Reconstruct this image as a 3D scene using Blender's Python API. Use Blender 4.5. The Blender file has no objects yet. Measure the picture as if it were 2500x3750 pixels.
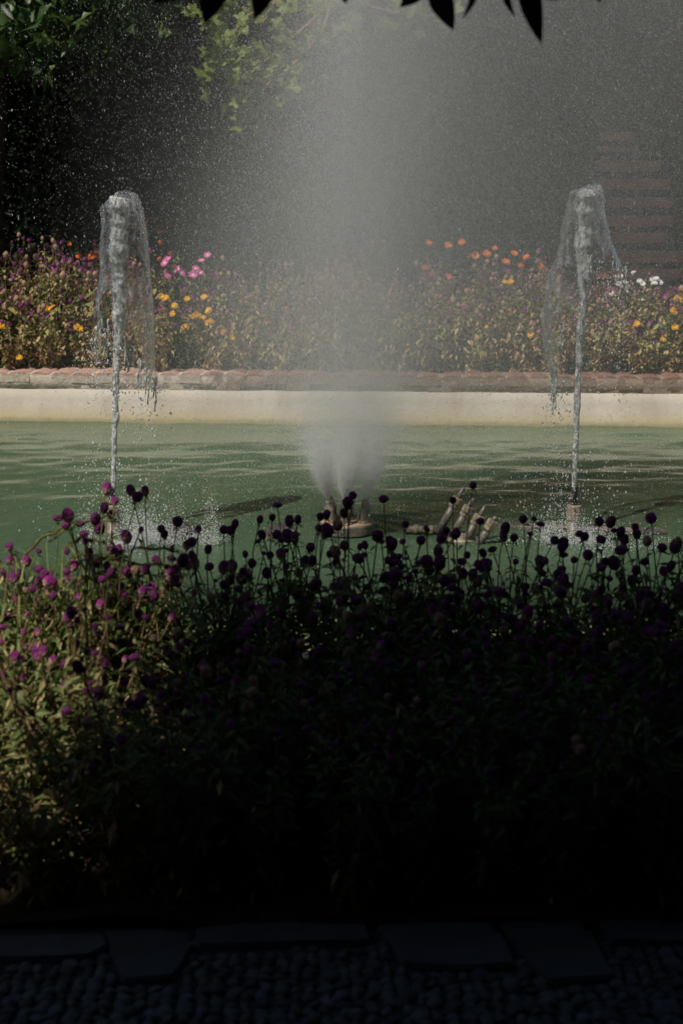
import bpy, math, random
import numpy as np
from mathutils import Vector, Matrix, Euler
random.seed(7)
RNG = np.random.default_rng(7)
SC = bpy.context.scene
COL = SC.collection
R = math.radians

# ------------------------------------------------------------------ camera, sky, sun, exposure
CAM_H = 1.35
FPX = 5208.0                       # focal length in photo pixels (photo 2500 x 3750)
PITCH = math.atan((1875 - 674) / FPX)
cam_d = bpy.data.cameras.new('camera')
cam = bpy.data.objects.new('camera', cam_d); COL.objects.link(cam)
cam.location = (0, 0, CAM_H)
cam.rotation_euler = (R(90) - PITCH, 0, 0)
cam_d.sensor_fit = 'HORIZONTAL'; cam_d.sensor_width = 24.0; cam_d.lens = 50.0
cam_d.clip_start = 0.05; cam_d.clip_end = 400
cam_d.dof.use_dof = True; cam_d.dof.focus_distance = 5.05; cam_d.dof.aperture_fstop = 4.5
SC.camera = cam

SUN = Vector((-0.42, -0.46, 0.92)).normalized()      # towards the sun: high, behind the camera's left shoulder
world = bpy.data.worlds.new('World'); SC.world = world; world.use_nodes = True
wn = world.node_tree.nodes; wl = world.node_tree.links
bg = wn['Background']
sky = wn.new('ShaderNodeTexSky'); sky.sky_type = 'NISHITA'; sky.sun_disc = False
sky.sun_elevation = math.asin(SUN.z); sky.sun_rotation = math.atan2(SUN.x, SUN.y)
wl.new(sky.outputs[0], bg.inputs[0]); bg.inputs[1].default_value = 0.05
sun_d = bpy.data.lights.new('sun', 'SUN'); sun_d.energy = 3.7; sun_d.angle = R(0.53); sun_d.color = (1.0, 0.93, 0.82)
sun = bpy.data.objects.new('sun', sun_d); COL.objects.link(sun)
sun.rotation_euler = (-SUN).to_track_quat('-Z', 'Y').to_euler(); sun.location = (-6, -6, 12)
SC.view_settings.view_transform = 'Standard'; SC.view_settings.look = 'None'
SC.view_settings.exposure = -0.12; SC.view_settings.gamma = 1.0; SC.view_settings.use_curve_mapping = False
SC.cycles.max_bounces = 7; SC.cycles.transparent_max_bounces = 16; SC.cycles.transmission_bounces = 7
SC.cycles.volume_bounces = 1; SC.cycles.volume_step_rate = .8; SC.cycles.diffuse_bounces = 2; SC.cycles.glossy_bounces = 3
SC.cycles.use_adaptive_sampling = True; SC.cycles.adaptive_threshold = .025; SC.cycles.adaptive_min_samples = 16
SC.cycles.caustics_reflective = False; SC.cycles.caustics_refractive = False
SC.cycles.sample_clamp_indirect = 4.0

# ------------------------------------------------------------------ helpers
PI = math.pi
CP, SP = math.cos(PITCH), math.sin(PITCH)
def U(px, py, Y):
    """world point seen at photo pixel (px, py) on the vertical plane y = Y"""
    u = (px - 1250) / FPX; v = (1875 - py) / FPX
    t = Y / (CP + v * SP)
    return Vector((u * t, Y, CAM_H + t * (-SP + v * CP)))
def UG(px, py, z=0.0):
    u = (px - 1250) / FPX; v = (1875 - py) / FPX
    t = (z - CAM_H) / (-SP + v * CP)
    return Vector((u * t, t * (CP + v * SP), z))

def mesh_np(name, V, F):
    V = np.asarray(V, dtype=np.float32).reshape(-1, 3); F = np.asarray(F, dtype=np.int32)
    n, k = F.shape
    me = bpy.data.meshes.new(name)
    me.vertices.add(len(V)); me.vertices.foreach_set('co', V.ravel())
    me.loops.add(n * k); me.loops.foreach_set('vertex_index', F.ravel())
    me.polygons.add(n); me.polygons.foreach_set('loop_start', np.arange(0, n * k, k, dtype=np.int32))
    me.update(calc_edges=True); me.validate()
    return me
def smooth(me):
    me.polygons.foreach_set('use_smooth', np.ones(len(me.polygons), dtype=bool)); me.update()
    return me

class MB:
    def __init__(s): s.v = []; s.f = []
    def add(s, v, f):
        b = len(s.v); s.v += [tuple(p) for p in v]; s.f += [tuple(i + b for i in q) for q in f]; return s
    def tube(s, pts, rad, n=6, cap=True):
        pts = [Vector(p) for p in pts]; m = len(pts)
        if not hasattr(rad, '__len__'): rad = [rad] * m
        v = []; ref = None
        for i, p in enumerate(pts):
            d = (pts[min(i + 1, m - 1)] - pts[max(i - 1, 0)]).normalized()
            if ref is None: ref = Vector((1, 0, 0)) if abs(d.x) < .8 else Vector((0, 1, 0))
            a = (ref - d * ref.dot(d)).normalized(); b = d.cross(a); ref = a
            for k in range(n):
                t = 2 * math.pi * k / n
                v.append(p + (a * math.cos(t) + b * math.sin(t)) * rad[i])
        f = []
        for i in range(m - 1):
            for k in range(n):
                k2 = (k + 1) % n
                f.append((i * n + k, i * n + k2, (i + 1) * n + k2, (i + 1) * n + k))
        if cap: f.append(tuple(range(n - 1, -1, -1))); f.append(tuple(range((m - 1) * n, m * n)))
        return s.add(v, f)
    def lathe(s, prof, n=24, axis=None, origin=(0, 0, 0), cap=True):
        """prof: (r, h) pairs along axis"""
        ax = Vector(axis or (0, 0, 1)).normalized()
        a = ax.orthogonal().normalized(); b = ax.cross(a); o = Vector(origin); v = []; f = []
        for r, h in prof:
            for k in range(n):
                t = 2 * math.pi * k / n
                v.append(o + ax * h + (a * math.cos(t) + b * math.sin(t)) * r)
        for i in range(len(prof) - 1):
            for k in range(n):
                k2 = (k + 1) % n
                f.append((i * n + k, i * n + k2, (i + 1) * n + k2, (i + 1) * n + k))
        if cap: f.append(tuple(range(n - 1, -1, -1))); f.append(tuple(range((len(prof) - 1) * n, len(prof) * n)))
        return s.add(v, f)
    def box(s, x0, x1, y0, y1, z0, z1):
        return s.add([(x0, y0, z0), (x1, y0, z0), (x1, y1, z0), (x0, y1, z0), (x0, y0, z1), (x1, y0, z1), (x1, y1, z1), (x0, y1, z1)],
                     [(0, 3, 2, 1), (4, 5, 6, 7), (0, 1, 5, 4), (1, 2, 6, 5), (2, 3, 7, 6), (3, 0, 4, 7)])
    def mesh(s, name, sm=True):
        me = bpy.data.meshes.new(name); me.from_pydata(s.v, [], s.f); me.update()
        if sm: smooth(me)
        return me

def obj(name, me, mat=None, parent=None, loc=None, rot=None, scale=None):
    o = bpy.data.objects.new(name, me); COL.objects.link(o)
    if mat is not None and me is not None and len(me.materials) == 0: me.materials.append(mat)
    if parent is not None: o.parent = parent
    if loc is not None: o.location = loc
    if rot is not None: o.rotation_euler = rot
    if scale is not None: o.scale = (scale,) * 3 if not hasattr(scale, '__len__') else scale
    return o
def tag(o, label=None, cat=None, group=None, kind=None):
    if label: o['label'] = label
    if cat: o['category'] = cat
    if group: o['group'] = group
    if kind: o['kind'] = kind
    return o
def empty(name, loc=(0, 0, 0), rz=0.0, scale=None):
    o = bpy.data.objects.new(name, None); COL.objects.link(o); o.location = loc; o.rotation_euler = (0, 0, rz)
    if scale: o.scale = (scale,) * 3
    o.empty_display_size = .05
    return o

# ------------------------------------------------------------------ materials
class NT:
    def __init__(s, name):
        s.m = bpy.data.materials.new(name); s.m.use_nodes = True
        s.n = s.m.node_tree.nodes; s.l = s.m.node_tree.links
        s.p = s.n['Principled BSDF']; s.out = s.n['Material Output']
    def new(s, t, **kw):
        n = s.n.new(t)
        for k, v in kw.items(): setattr(n, k, v)
        return n
    def coord(s, which='Object'):
        return s.new('ShaderNodeTexCoord').outputs[which]
    def noise(s, scale, detail=4, rough=.55, vec=None, stretch=None):
        n = s.new('ShaderNodeTexNoise'); n.inputs['Scale'].default_value = scale
        n.inputs['Detail'].default_value = detail; n.inputs['Roughness'].default_value = rough
        v = vec if vec is not None else s.coord()
        if stretch:
            mp = s.new('ShaderNodeMapping'); mp.inputs['Scale'].default_value = stretch
            s.l.new(v, mp.inputs[0]); v = mp.outputs[0]
        s.l.new(v, n.inputs['Vector']); return n.outputs['Fac']
    def ramp(s, fac, stops):
        r = s.new('ShaderNodeValToRGB'); e = r.color_ramp.elements
        while len(e) < len(stops): e.new(.5)
        for i, (p, c) in enumerate(stops):
            e[i].position = p; e[i].color = (*c, 1) if len(c) == 3 else c
        s.l.new(fac, r.inputs[0]); return r.outputs[0]
    def mix(s, fac, a, b, mode='MIX'):
        m = s.new('ShaderNodeMix', data_type='RGBA', blend_type=mode)
        for sock, v in ((m.inputs[0], fac), (m.inputs[6], a), (m.inputs[7], b)):
            if isinstance(v, (int, float)): sock.default_value = v
            elif isinstance(v, tuple): sock.default_value = (*v, 1) if len(v) == 3 else v
            else: s.l.new(v, sock)
        return m.outputs[2]
    def math(s, op, a, b=0.0, clamp=False):
        m = s.new('ShaderNodeMath', operation=op, use_clamp=clamp)
        for sock, v in ((m.inputs[0], a), (m.inputs[1], b)):
            if isinstance(v, (int, float)): sock.default_value = v
            else: s.l.new(v, sock)
        return m.outputs[0]
    def base(s, c, rough=.6, spec=.4):
        if isinstance(c, tuple): s.p.inputs['Base Color'].default_value = (*c, 1)
        else: s.l.new(c, s.p.inputs['Base Color'])
        s.p.inputs['Roughness'].default_value = rough; s.p.inputs['Specular IOR Level'].default_value = spec
    def bump(s, h, strength=.5, dist=.01):
        b = s.new('ShaderNodeBump'); b.inputs['Strength'].default_value = strength; b.inputs['Distance'].default_value = dist
        s.l.new(h, b.inputs['Height']); s.l.new(b.outputs[0], s.p.inputs['Normal']); return b

def mat_leaf(name, stops, trans=.3, rough=.5, spec=.35):
    t = NT(name); g = t.new('ShaderNodeNewGeometry')
    c = t.ramp(g.outputs['Random Per Island'], stops)
    t.base(c, rough, spec)
    tr = t.new('ShaderNodeBsdfTranslucent'); t.l.new(c, tr.inputs[0])
    mx = t.new('ShaderNodeMixShader'); mx.inputs[0].default_value = trans
    t.l.new(t.p.outputs[0], mx.inputs[1]); t.l.new(tr.outputs[0], mx.inputs[2]); t.l.new(mx.outputs[0], t.out.inputs[0])
    return t.m
def mat_plain(name, a, b, scale=20, rough=.6, spec=.4, bump=0.3, dist=.004, obj_rand=0.0):
    t = NT(name); n = t.noise(scale, 6)
    c = t.ramp(n, [(.3, a), (.7, b)])
    if obj_rand:
        oi = t.new('ShaderNodeObjectInfo')
        c = t.mix(1.0, c, t.ramp(oi.outputs['Random'], [(0, (1 - obj_rand,) * 3), (1, (1 + obj_rand,) * 3)]), 'MULTIPLY')
    t.base(c, rough, spec)
    if bump: t.bump(n, bump, dist)
    return t.m

M = {}
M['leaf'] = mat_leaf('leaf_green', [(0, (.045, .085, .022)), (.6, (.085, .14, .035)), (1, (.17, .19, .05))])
M['leaf_far'] = mat_leaf('leaf_olive', [(0, (.05, .09, .025)), (.4, (.13, .16, .04)), (.75, (.32, .31, .09)), (1, (.48, .43, .15))])
M['leaf_pale_sunlit'] = mat_leaf('leaf_pale_sunlit', [(0, (.07, .12, .03)), (.4, (.16, .20, .06)), (.75, (.30, .32, .12)), (1, (.46, .42, .19))])  # strawy greens, with sunlight brightness put into the leaf colour
M['leaf_dry'] = mat_leaf('leaf_dry', [(0, (.22, .13, .07)), (.4, (.44, .30, .17)), (.8, (.62, .49, .29)), (1, (.48, .45, .16))], .2, .8, .1)
M['leaf_tree'] = mat_leaf('leaf_tree', [(0, (.025, .055, .014)), (.6, (.05, .10, .022)), (1, (.11, .17, .035))], .35, .4)
M['leaf_vine'] = mat_leaf('leaf_vine', [(0, (.10, .17, .025)), (.6, (.20, .27, .04)), (.92, (.36, .34, .06)), (1, (.4, .15, .07))], .4)
M['leaf_canopy'] = mat_leaf('leaf_canopy', [(0, (.02, .03, .012)), (1, (.035, .05, .02))], .03, .55)
M['leaf_feather'] = mat_leaf('leaf_feather', [(0, (.03, .08, .015)), (1, (.08, .15, .03))])
M['grass'] = mat_leaf('grass_blade', [(0, (.13, .20, .05)), (.7, (.25, .32, .09)), (1, (.38, .34, .13))], .3)
M['stem'] = mat_plain('stem_green', (.09, .11, .035), (.18, .17, .07), 60, .6)
M['stem_dry'] = mat_plain('stem_dry', (.22, .12, .08), (.36, .26, .13), 40, .8, .2)
M['bark'] = mat_plain('bark', (.05, .035, .028), (.12, .085, .065), 14, .9, .2, .9, .03)
M['soil'] = mat_plain('soil', (.03, .02, .014), (.08, .055, .035), 30, .95, .1, .9, .02)
M['pebble'] = mat_plain('pebble', (.075, .080, .086), (.145, .150, .155), 25, .65, .4, .2, .003, .35)
M['slab'] = mat_plain('slab_stone', (.085, .089, .096), (.125, .129, .135), 18, .8, .3, .6, .006, .1)
M['mortar_bed'] = mat_plain('path_mortar', (.05, .055, .065), (.09, .095, .11), 40, .95, .1, .8, .01)
M['black_rubber'] = mat_plain('black_neck', (.012, .010, .010), (.05, .04, .035), 60, .35, .5)
M['plank'] = mat_plain('plank_red', (.30, .105, .065), (.42, .17, .105), 9, .8, .2, .3)
M['hedge'] = mat_leaf('leaf_hedge', [(0, (.015, .03, .01)), (1, (.04, .065, .02))], .2)
M['seed'] = mat_plain('seed_head', (.20, .16, .06), (.36, .29, .14), 90, .9, .1, .9, .004)

def mat_head(name, top, low, lo=.1, hi=.55):
    t = NT(name)
    z = t.new('ShaderNodeSeparateXYZ'); t.l.new(t.coord('Generated'), z.inputs[0])
    n = t.noise(9, 3, vec=t.coord('Generated'))
    f = t.math('ADD', z.outputs[2], t.math('MULTIPLY', t.math('SUBTRACT', n, .5), .5))
    c = t.ramp(f, [(lo, low), (hi, top)])
    oi = t.new('ShaderNodeObjectInfo')
    c = t.mix(1.0, c, t.ramp(oi.outputs['Random'], [(0, (.75, .75, .75)), (1, (1.2, 1.15, 1.2))]), 'MULTIPLY')
    t.base(c, .7, .25)
    tr = t.new('ShaderNodeBsdfTranslucent'); t.l.new(c, tr.inputs[0])
    mx = t.new('ShaderNodeMixShader'); mx.inputs[0].default_value = .18
    t.l.new(t.p.outputs[0], mx.inputs[1]); t.l.new(tr.outputs[0], mx.inputs[2]); t.l.new(mx.outputs[0], t.out.inputs[0])
    return t.m
M['head'] = mat_head('flower_magenta', (.185, .035, .14), (.25, .07, .16), .0, .4)
M['head_fade'] = mat_head('flower_fading', (.30, .035, .22), (.66, .47, .36), .25, .65)
M['head_dry'] = mat_head('flower_spent', (.45, .29, .19), (.52, .36, .22))
M['petal_orange'] = mat_plain('petal_orange', (.72, .14, .02), (.80, .22, .03), 30, .6, .2, 0)
M['petal_yellow'] = mat_plain('petal_yellow', (.75, .36, .02), (.82, .45, .03), 30, .6, .2, 0)
M['petal_white'] = mat_plain('petal_white', (.72, .70, .70), (.8, .78, .78), 30, .6, .2, 0)
def mat_pink():
    t = NT('petal_pink'); g = t.coord('Object'); ln = t.new('ShaderNodeVectorMath', operation='LENGTH'); t.l.new(g, ln.inputs[0])
    t.base(t.ramp(ln.outputs['Value'], [(.003, (.85, .75, .78)), (.010, (.62, .10, .33))]), .6, .2); return t.m
M['petal_pink'] = mat_pink()

def mat_brick(name='brick_worn', bare=1.0):
    t = NT(name); co = t.coord('Object'); geo = t.new('ShaderNodeNewGeometry'); pos = geo.outputs['Position']
    n1 = t.noise(14, 6, .6, pos); n2 = t.noise(45, 5, .6, pos)
    red = t.ramp(n2, [(.3, (.46, .26, .21)), (.7, (.60, .40, .33))])
    lime = t.ramp(n2, [(.3, (.52, .43, .35)), (.7, (.70, .60, .51))])
    sx = t.new('ShaderNodeSeparateXYZ'); t.l.new(co, sx.inputs[0])
    # lime render smeared over the front, bare red clay left on the rounded top
    f = t.math('ADD', t.math('MULTIPLY', sx.outputs[2], -22.0), t.math('MULTIPLY', n1, 1.5))
    fl = t.ramp(f, [(.28, (0, 0, 0)), (.55, (1, 1, 1))]) if bare == 1 else t.ramp(n1, [(.30, (0, 0, 0)), (.42, (1, 1, 1))])
    c = t.mix(fl, red, lime)
    moss = t.ramp(t.noise(5.5, 5, .65, pos), [(.66, (0, 0, 0)), (.72, (1, 1, 1))])
    c = t.mix(moss, c, (.10, .085, .03))
    # the wet stretch where the spray falls
    px = t.new('ShaderNodeSeparateXYZ'); t.l.new(pos, px.inputs[0])
    w = t.ramp(t.math('ADD', px.outputs[0], t.math('MULTIPLY', t.math('SUBTRACT', t.noise(6, 4, .6, pos), .5), .9)), [(.0, (0, 0, 0)), (.02, (1, 1, 1))])
    wx = t.math('ADD', px.outputs[0], .62)
    w = t.ramp(t.math('ADD', wx, t.math('MULTIPLY', t.math('SUBTRACT', t.noise(6, 4, .6, pos), .5), .7)), [(.0, (0, 0, 0)), (.06, (1, 1, 1))])
    c = t.mix(t.math('MULTIPLY', w, .85), c, t.mix(1.0, c, (.42, .34, .29), 'MULTIPLY'))
    t.base(c, .85, .2); t.bump(n2, .8, .008); return t.m
M['brick'] = mat_brick(); M['brick_low'] = mat_brick('brick_rendered', .3)
def mat_plaster(name='pool_plaster', tide=True):
    t = NT(name); geo = t.new('ShaderNodeNewGeometry'); pos = geo.outputs['Position']
    n1 = t.noise(4, 6, .6, pos); n2 = t.noise(60, 4, .6, pos)
    c = t.ramp(n1, [(.3, (.52, .46, .38)), (.7, (.66, .60, .51))])
    sx = t.new('ShaderNodeSeparateXYZ'); t.l.new(pos, sx.inputs[0])
    if tide:
        f = t.math('ADD', sx.outputs[2], t.math('MULTIPLY', t.math('SUBTRACT', n1, .5), .05))
        c = t.mix(t.ramp(f, [(.165, (1, 1, 1)), (.235, (0, 0, 0))]), c, (.50, .42, .25))
        c = t.mix(t.ramp(t.math('ADD', sx.outputs[2], t.math('MULTIPLY', t.math('SUBTRACT', t.noise(22, 5, .6, pos, (1, 1, .4)), .5), .03)), [(.155, (.8, .8, .8)), (.175, (0, 0, 0))]), c, (.26, .24, .13))
    st = t.ramp(t.noise(7, 6, .65, pos, (1, 1, .16)), [(.50, (0, 0, 0)), (.72, (.55, .55, .55))])
    c = t.mix(st, c, (.40, .33, .24))
    sp = t.ramp(t.noise(28, 5, .7, pos), [(.64, (0, 0, 0)), (.74, (.6, .6, .6))]); c = t.mix(sp, c, (.34, .28, .21))
    t.base(c, .85, .25); t.bump(n2, .5, .004); return t.m
M['plaster'] = mat_plaster()
def mat_floor():
    t = NT('pool_floor_paint'); geo = t.new('ShaderNodeNewGeometry'); pos = geo.outputs['Position']
    n1 = t.noise(3, 5, .6, pos); sx = t.new('ShaderNodeSeparateXYZ'); t.l.new(pos, sx.inputs[0])
    deep = t.ramp(n1, [(.3, (.075, .125, .07)), (.7, (.11, .165, .09))])
    alg = t.ramp(t.noise(30, 6, .7, pos), [(.3, (.40, .38, .21)), (.7, (.56, .52, .32))])
    f = t.math('ADD', sx.outputs[2], t.math('MULTIPLY', t.math('SUBTRACT', n1, .5), .04))
    c = t.mix(t.ramp(f, [(-.04, (0, 0, 0)), (.05, (1, 1, 1))]), deep, alg)
    t.base(c, .9, .1); return t.m
M['pool_floor'] = mat_floor()
def mat_water():
    t = NT('pool_water'); geo = t.new('ShaderNodeNewGeometry'); pos = geo.outputs['Position']
    n = t.noise(9, 4, .55, pos, (1, 1.6, 1)); n2 = t.noise(60, 3, .6, pos, (1, 1.3, 1))
    h = t.math('ADD', n, t.math('MULTIPLY', n2, .18))
    b = t.new('ShaderNodeBump'); b.inputs['Strength'].default_value = .22; b.inputs['Distance'].default_value = .012
    t.l.new(h, b.inputs['Height'])
    gl = t.new('ShaderNodeBsdfGlossy'); gl.inputs['Roughness'].default_value = .04; t.l.new(b.outputs[0], gl.inputs['Normal'])
    gl.inputs['Color'].default_value = (.9, .95, .92, 1)
    fr = t.new('ShaderNodeFresnel'); fr.inputs['IOR'].default_value = 1.33; t.l.new(b.outputs[0], fr.inputs['Normal'])
    di = t.new('ShaderNodeBsdfDiffuse'); di.inputs['Color'].default_value = (.092, .158, .094, 1)
    tr = t.new('ShaderNodeBsdfTransparent'); tr.inputs['Color'].default_value = (.80, .90, .76, 1)
    m1 = t.new('ShaderNodeMixShader')
    sy = t.new('ShaderNodeSeparateXYZ'); t.l.new(pos, sy.inputs[0])     # murk hides the bottom as it gets deeper
    dep = t.math('MULTIPLY', t.math('SUBTRACT', sy.outputs[1], 3.5), 1.0, True)
    t.l.new(t.ramp(dep, [(0, (.90,) * 3), (.60, (.72,) * 3), (1.0, (.22,) * 3)]), m1.inputs[0])
    t.l.new(di.outputs[0], m1.inputs[1]); t.l.new(tr.outputs[0], m1.inputs[2])
    m2 = t.new('ShaderNodeMixShader'); t.l.new(fr.outputs[0], m2.inputs[0])
    t.l.new(m1.outputs[0], m2.inputs[1]); t.l.new(gl.outputs[0], m2.inputs[2])
    t.l.new(m2.outputs[0], t.out.inputs[0]); return t.m
M['water'] = mat_water()
def mat_film(name, milk, rough, bump, bscale, clear, ior, bd=.012, lo=.46):
    """flowing water: see-through film that bends what lies behind, shiny, whitened in streaks for trapped air and for glints"""
    t = NT(name); geo = t.new('ShaderNodeNewGeometry'); pos = geo.outputs['Position']
    n = t.noise(bscale, 5, .6, pos, (1, 1, .45))
    b = t.new('ShaderNodeBump'); b.inputs['Strength'].default_value = bump; b.inputs['Distance'].default_value = bd
    t.l.new(n, b.inputs['Height'])
    g = t.new('ShaderNodeBsdfRefraction'); g.inputs['IOR'].default_value = ior; g.inputs['Roughness'].default_value = rough
    t.l.new(b.outputs[0], g.inputs['Normal'])
    tr = t.new('ShaderNodeBsdfTransparent'); tr.inputs['Color'].default_value = (.96, .965, .97, 1)
    m0 = t.new('ShaderNodeMixShader'); m0.inputs[0].default_value = clear
    t.l.new(g.outputs[0], m0.inputs[1]); t.l.new(tr.outputs[0], m0.inputs[2])
    gl = t.new('ShaderNodeBsdfGlossy'); gl.inputs['Roughness'].default_value = .07; t.l.new(b.outputs[0], gl.inputs['Normal'])
    fr = t.new('ShaderNodeFresnel'); fr.inputs['IOR'].default_value = 1.33; t.l.new(b.outputs[0], fr.inputs['Normal'])
    m2 = t.new('ShaderNodeMixShader'); t.l.new(t.math('MULTIPLY', fr.outputs[0], 1.0), m2.inputs[0])
    t.l.new(m0.outputs[0], m2.inputs[1]); t.l.new(gl.outputs[0], m2.inputs[2])
    di = t.new('ShaderNodeBsdfPrincipled'); di.inputs['Base Color'].default_value = (.90, .92, .94, 1)
    di.inputs['Roughness'].default_value = .15; di.inputs['Specular IOR Level'].default_value = 1.0
    t.l.new(b.outputs[0], di.inputs['Normal'])
    sh = t.new('ShaderNodeBsdfGlossy'); sh.inputs['Roughness'].default_value = .22; t.l.new(b.outputs[0], sh.inputs['Normal'])
    fro = t.new('ShaderNodeMixShader'); fro.inputs[0].default_value = .10; t.l.new(di.outputs[0], fro.inputs[1]); t.l.new(sh.outputs[0], fro.inputs[2])
    k = t.noise(bscale * .9, 6, .68, pos, (1, 1, .4))
    lw = t.new('ShaderNodeLayerWeight'); lw.inputs['Blend'].default_value = .35; t.l.new(b.outputs[0], lw.inputs['Normal'])
    f = t.ramp(k, [(lo, (milk * .10,) * 3), (lo + .10, (milk * .6,) * 3), (lo + .18, (min(1, milk * 2.6),) * 3)])  # white patches painted in for bright highlights on the water
    f = t.math('ADD', f, t.math('MULTIPLY', lw.outputs['Facing'], milk * .55), True)  # edges whitened too, as a painted outline sheen
    m1 = t.new('ShaderNodeMixShader')
    t.l.new(f, m1.inputs[0]); t.l.new(m2.outputs[0], m1.inputs[1]); t.l.new(fro.outputs[0], m1.inputs[2])
    t.l.new(m1.outputs[0], t.out.inputs[0]); return t.m
M['veil'] = mat_film('water_veil', .13, .02, 1.0, 60, .88, 1.16, .012, .47)
M['stream'] = mat_film('water_stream', .80, .02, 1.0, 95, .55, 1.2, .02, .36)
def mat_drop(name, col, tr=.35):
    t = NT(name); t.base(col, .35, .8)
    x = t.new('ShaderNodeBsdfTranslucent'); x.inputs[0].default_value = (*col, 1)
    mx = t.new('ShaderNodeMixShader'); mx.inputs[0].default_value = tr
    t.l.new(t.p.outputs[0], mx.inputs[1]); t.l.new(x.outputs[0], mx.inputs[2]); t.l.new(mx.outputs[0], t.out.inputs[0])
    return t.m
M['mist'] = mat_drop('spray_mist', (.95, .96, .97), .2)
M['drop'] = mat_drop('spray_drop', (.80, .82, .84), .3)
def mat_pipe(name, a, b, tan):
    t = NT(name); n = t.noise(30, 6, .65); c = t.ramp(n, [(.35, a), (.65, b)])
    s = t.ramp(t.noise(11, 5, .6), [(.45, (0, 0, 0)), (.58, (1, 1, 1))])
    g_ = t.ramp(t.noise(17, 6, .7, None, (1, 1, .5)), [(.48, (0, 0, 0)), (.66, (.85, .85, .85))])
    t.base(t.mix(g_, t.mix(s, c, tan), (.07, .06, .05)), .38, .5); t.bump(n, .5, .003); return t.m
M['pvc'] = mat_pipe('pvc_limescale', (.16, .145, .13), (.27, .24, .20), (.40, .31, .22))
M['pvc_tan'] = mat_pipe('pvc_tan', (.28, .22, .155), (.44, .35, .25), (.36, .30, .23))
M['drum'] = mat_pipe('drum_grey', (.10, .092, .085), (.18, .165, .15), (.21, .18, .15))
M['cap_dark'] = mat_pipe('cap_dark', (.035, .034, .032), (.07, .066, .06), (.09, .08, .07))
M['limecrust'] = mat_plain('lime_crust', (.36, .25, .16), (.52, .39, .27), 35, .8, .3, .8, .006)

# ------------------------------------------------------------------ the setting: ground, path, beds, pool
POOL_ROT = R(3.2)                          # the far rim runs a little towards us on the right
ZW = 0.15
FAR_Y = 7.22
def far_y(x, off=0.0): return FAR_Y + off - math.tan(POOL_ROT) * x
HX = 6.0

def sheet(name, x0, x1, y0, y1, z, mat):
    o = obj(name, MB().add([(x0, y0, z), (x1, y0, z), (x1, y1, z), (x0, y1, z)], [(0, 1, 2, 3)]).mesh(name, False), mat)
    return tag(o, kind='structure')
sheet('ground', -120, 120, -120, 120, -.06, M['soil'])
path = obj('path', MB().add([(-6, -4, 0), (6, -4, 0), (6, 2.46, 0), (-6, 2.46, 0)], [(0, 1, 2, 3)]).mesh('path', False), M['mortar_bed'])
tag(path, kind='structure')

def ico_pebble(seed, flat=.62):
    rr = random.Random(seed); import bmesh
    bm = bmesh.new(); bmesh.ops.create_icosphere(bm, subdivisions=2, radius=1.0)
    ax, ay = rr.uniform(.8, 1.25), rr.uniform(.62, 1.0)
    for v in bm.verts:
        k = 1 + .10 * math.sin(v.co.x * 2.3 + seed) + .08 * math.cos(v.co.y * 3.1 + seed * 2)
        v.co = Vector((v.co.x * ax, v.co.y * ay, v.co.z * flat)) * k
    me = bpy.data.meshes.new('pebble'); bm.to_mesh(me); bm.free(); me.materials.append(M['pebble']); return smooth(me)
peb = [ico_pebble(s) for s in range(6)]
slabs_px = [[(-80, 3462), (200, 3452), (372, 3450), (395, 3490), (330, 3525), (-80, 3540)],
            [(388, 3440), (560, 3432), (690, 3446), (706, 3500), (640, 3600), (452, 3618), (410, 3540)],
            [(712, 3428), (880, 3412), (1120, 3408), (1345, 3418), (1366, 3470), (1050, 3478), (730, 3488)],
            [(1384, 3416), (1600, 3402), (1790, 3410), (1850, 3470), (1884, 3560), (1650, 3566), (1470, 3552)],
            [(1830, 3406), (2020, 3394), (2110, 3398), (2170, 3460), (2250, 3605), (2000, 3618), (1945, 3560)],
            [(2190, 3402), (2330, 3396), (2600, 3400), (2600, 3470), (2420, 3478), (2230, 3472)]]
slab_polys = []
for poly in slabs_px:
    rr = random.Random(len(slab_polys))
    g = [UG(a, b) for a, b in poly]; slab_polys.append(g)
    dense = []
    for i, p in enumerate(g):
        q = g[(i + 1) % len(g)]
        for k in range(4): dense.append(p.lerp(q, k / 4) + Vector((rr.uniform(-1, 1), rr.uniform(-1, 1), 0)) * .0028)
    c = sum(dense, Vector()) / len(dense); n = len(dense)
    v = [(p.x - c.x, p.y - c.y, -.03) for p in dense] + [(p.x - c.x, p.y - c.y, .010) for p in dense] + [((p.x - c.x) * .97, (p.y - c.y) * .97, .017) for p in dense] + [(0, 0, .018)]
    f = [(i, (i + 1) % n, n + (i + 1) % n, n + i) for i in range(n)] + [(n + i, n + (i + 1) % n, 2 * n + (i + 1) % n, 2 * n + i) for i in range(n)] + [(2 * n + i, 2 * n + (i + 1) % n, 3 * n) for i in range(n)]
    obj('slab', MB().add(v, f).mesh('slab', False), M['slab'], path, c)
def in_poly(x, y, g):
    ins = False; n = len(g)
    for i in range(n):
        a, b = g[i], g[(i + 1) % n]
        if (a.y > y) != (b.y > y) and x < (b.x - a.x) * (y - a.y) / (b.y - a.y) + a.x: ins = not ins
    return ins
cells = []
yy = 1.95
while yy < 2.40:
    xx = -.82
    while xx < .82:
        x = xx + random.uniform(-.006, .006); y = yy + random.uniform(-.005, .005)
        lim = 2.60 - .0  # bed side of the slabs
        if not any(in_poly(x, y + d, g) for g in slab_polys for d in (0, .012, -.010)):
            if y < 2.355: cells.append((x, y, random.uniform(.0105, .0165)))
        xx += .0265
    yy += .0215
def vis(c): return UG(1250, 3760).y - .01 < c[1] and abs(c[0]) < .245 * c[1] + .03
seen = [c for c in cells if vis(c)]; random.shuffle(seen)
seen.sort(key=lambda c: -c[2] / c[1])
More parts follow.
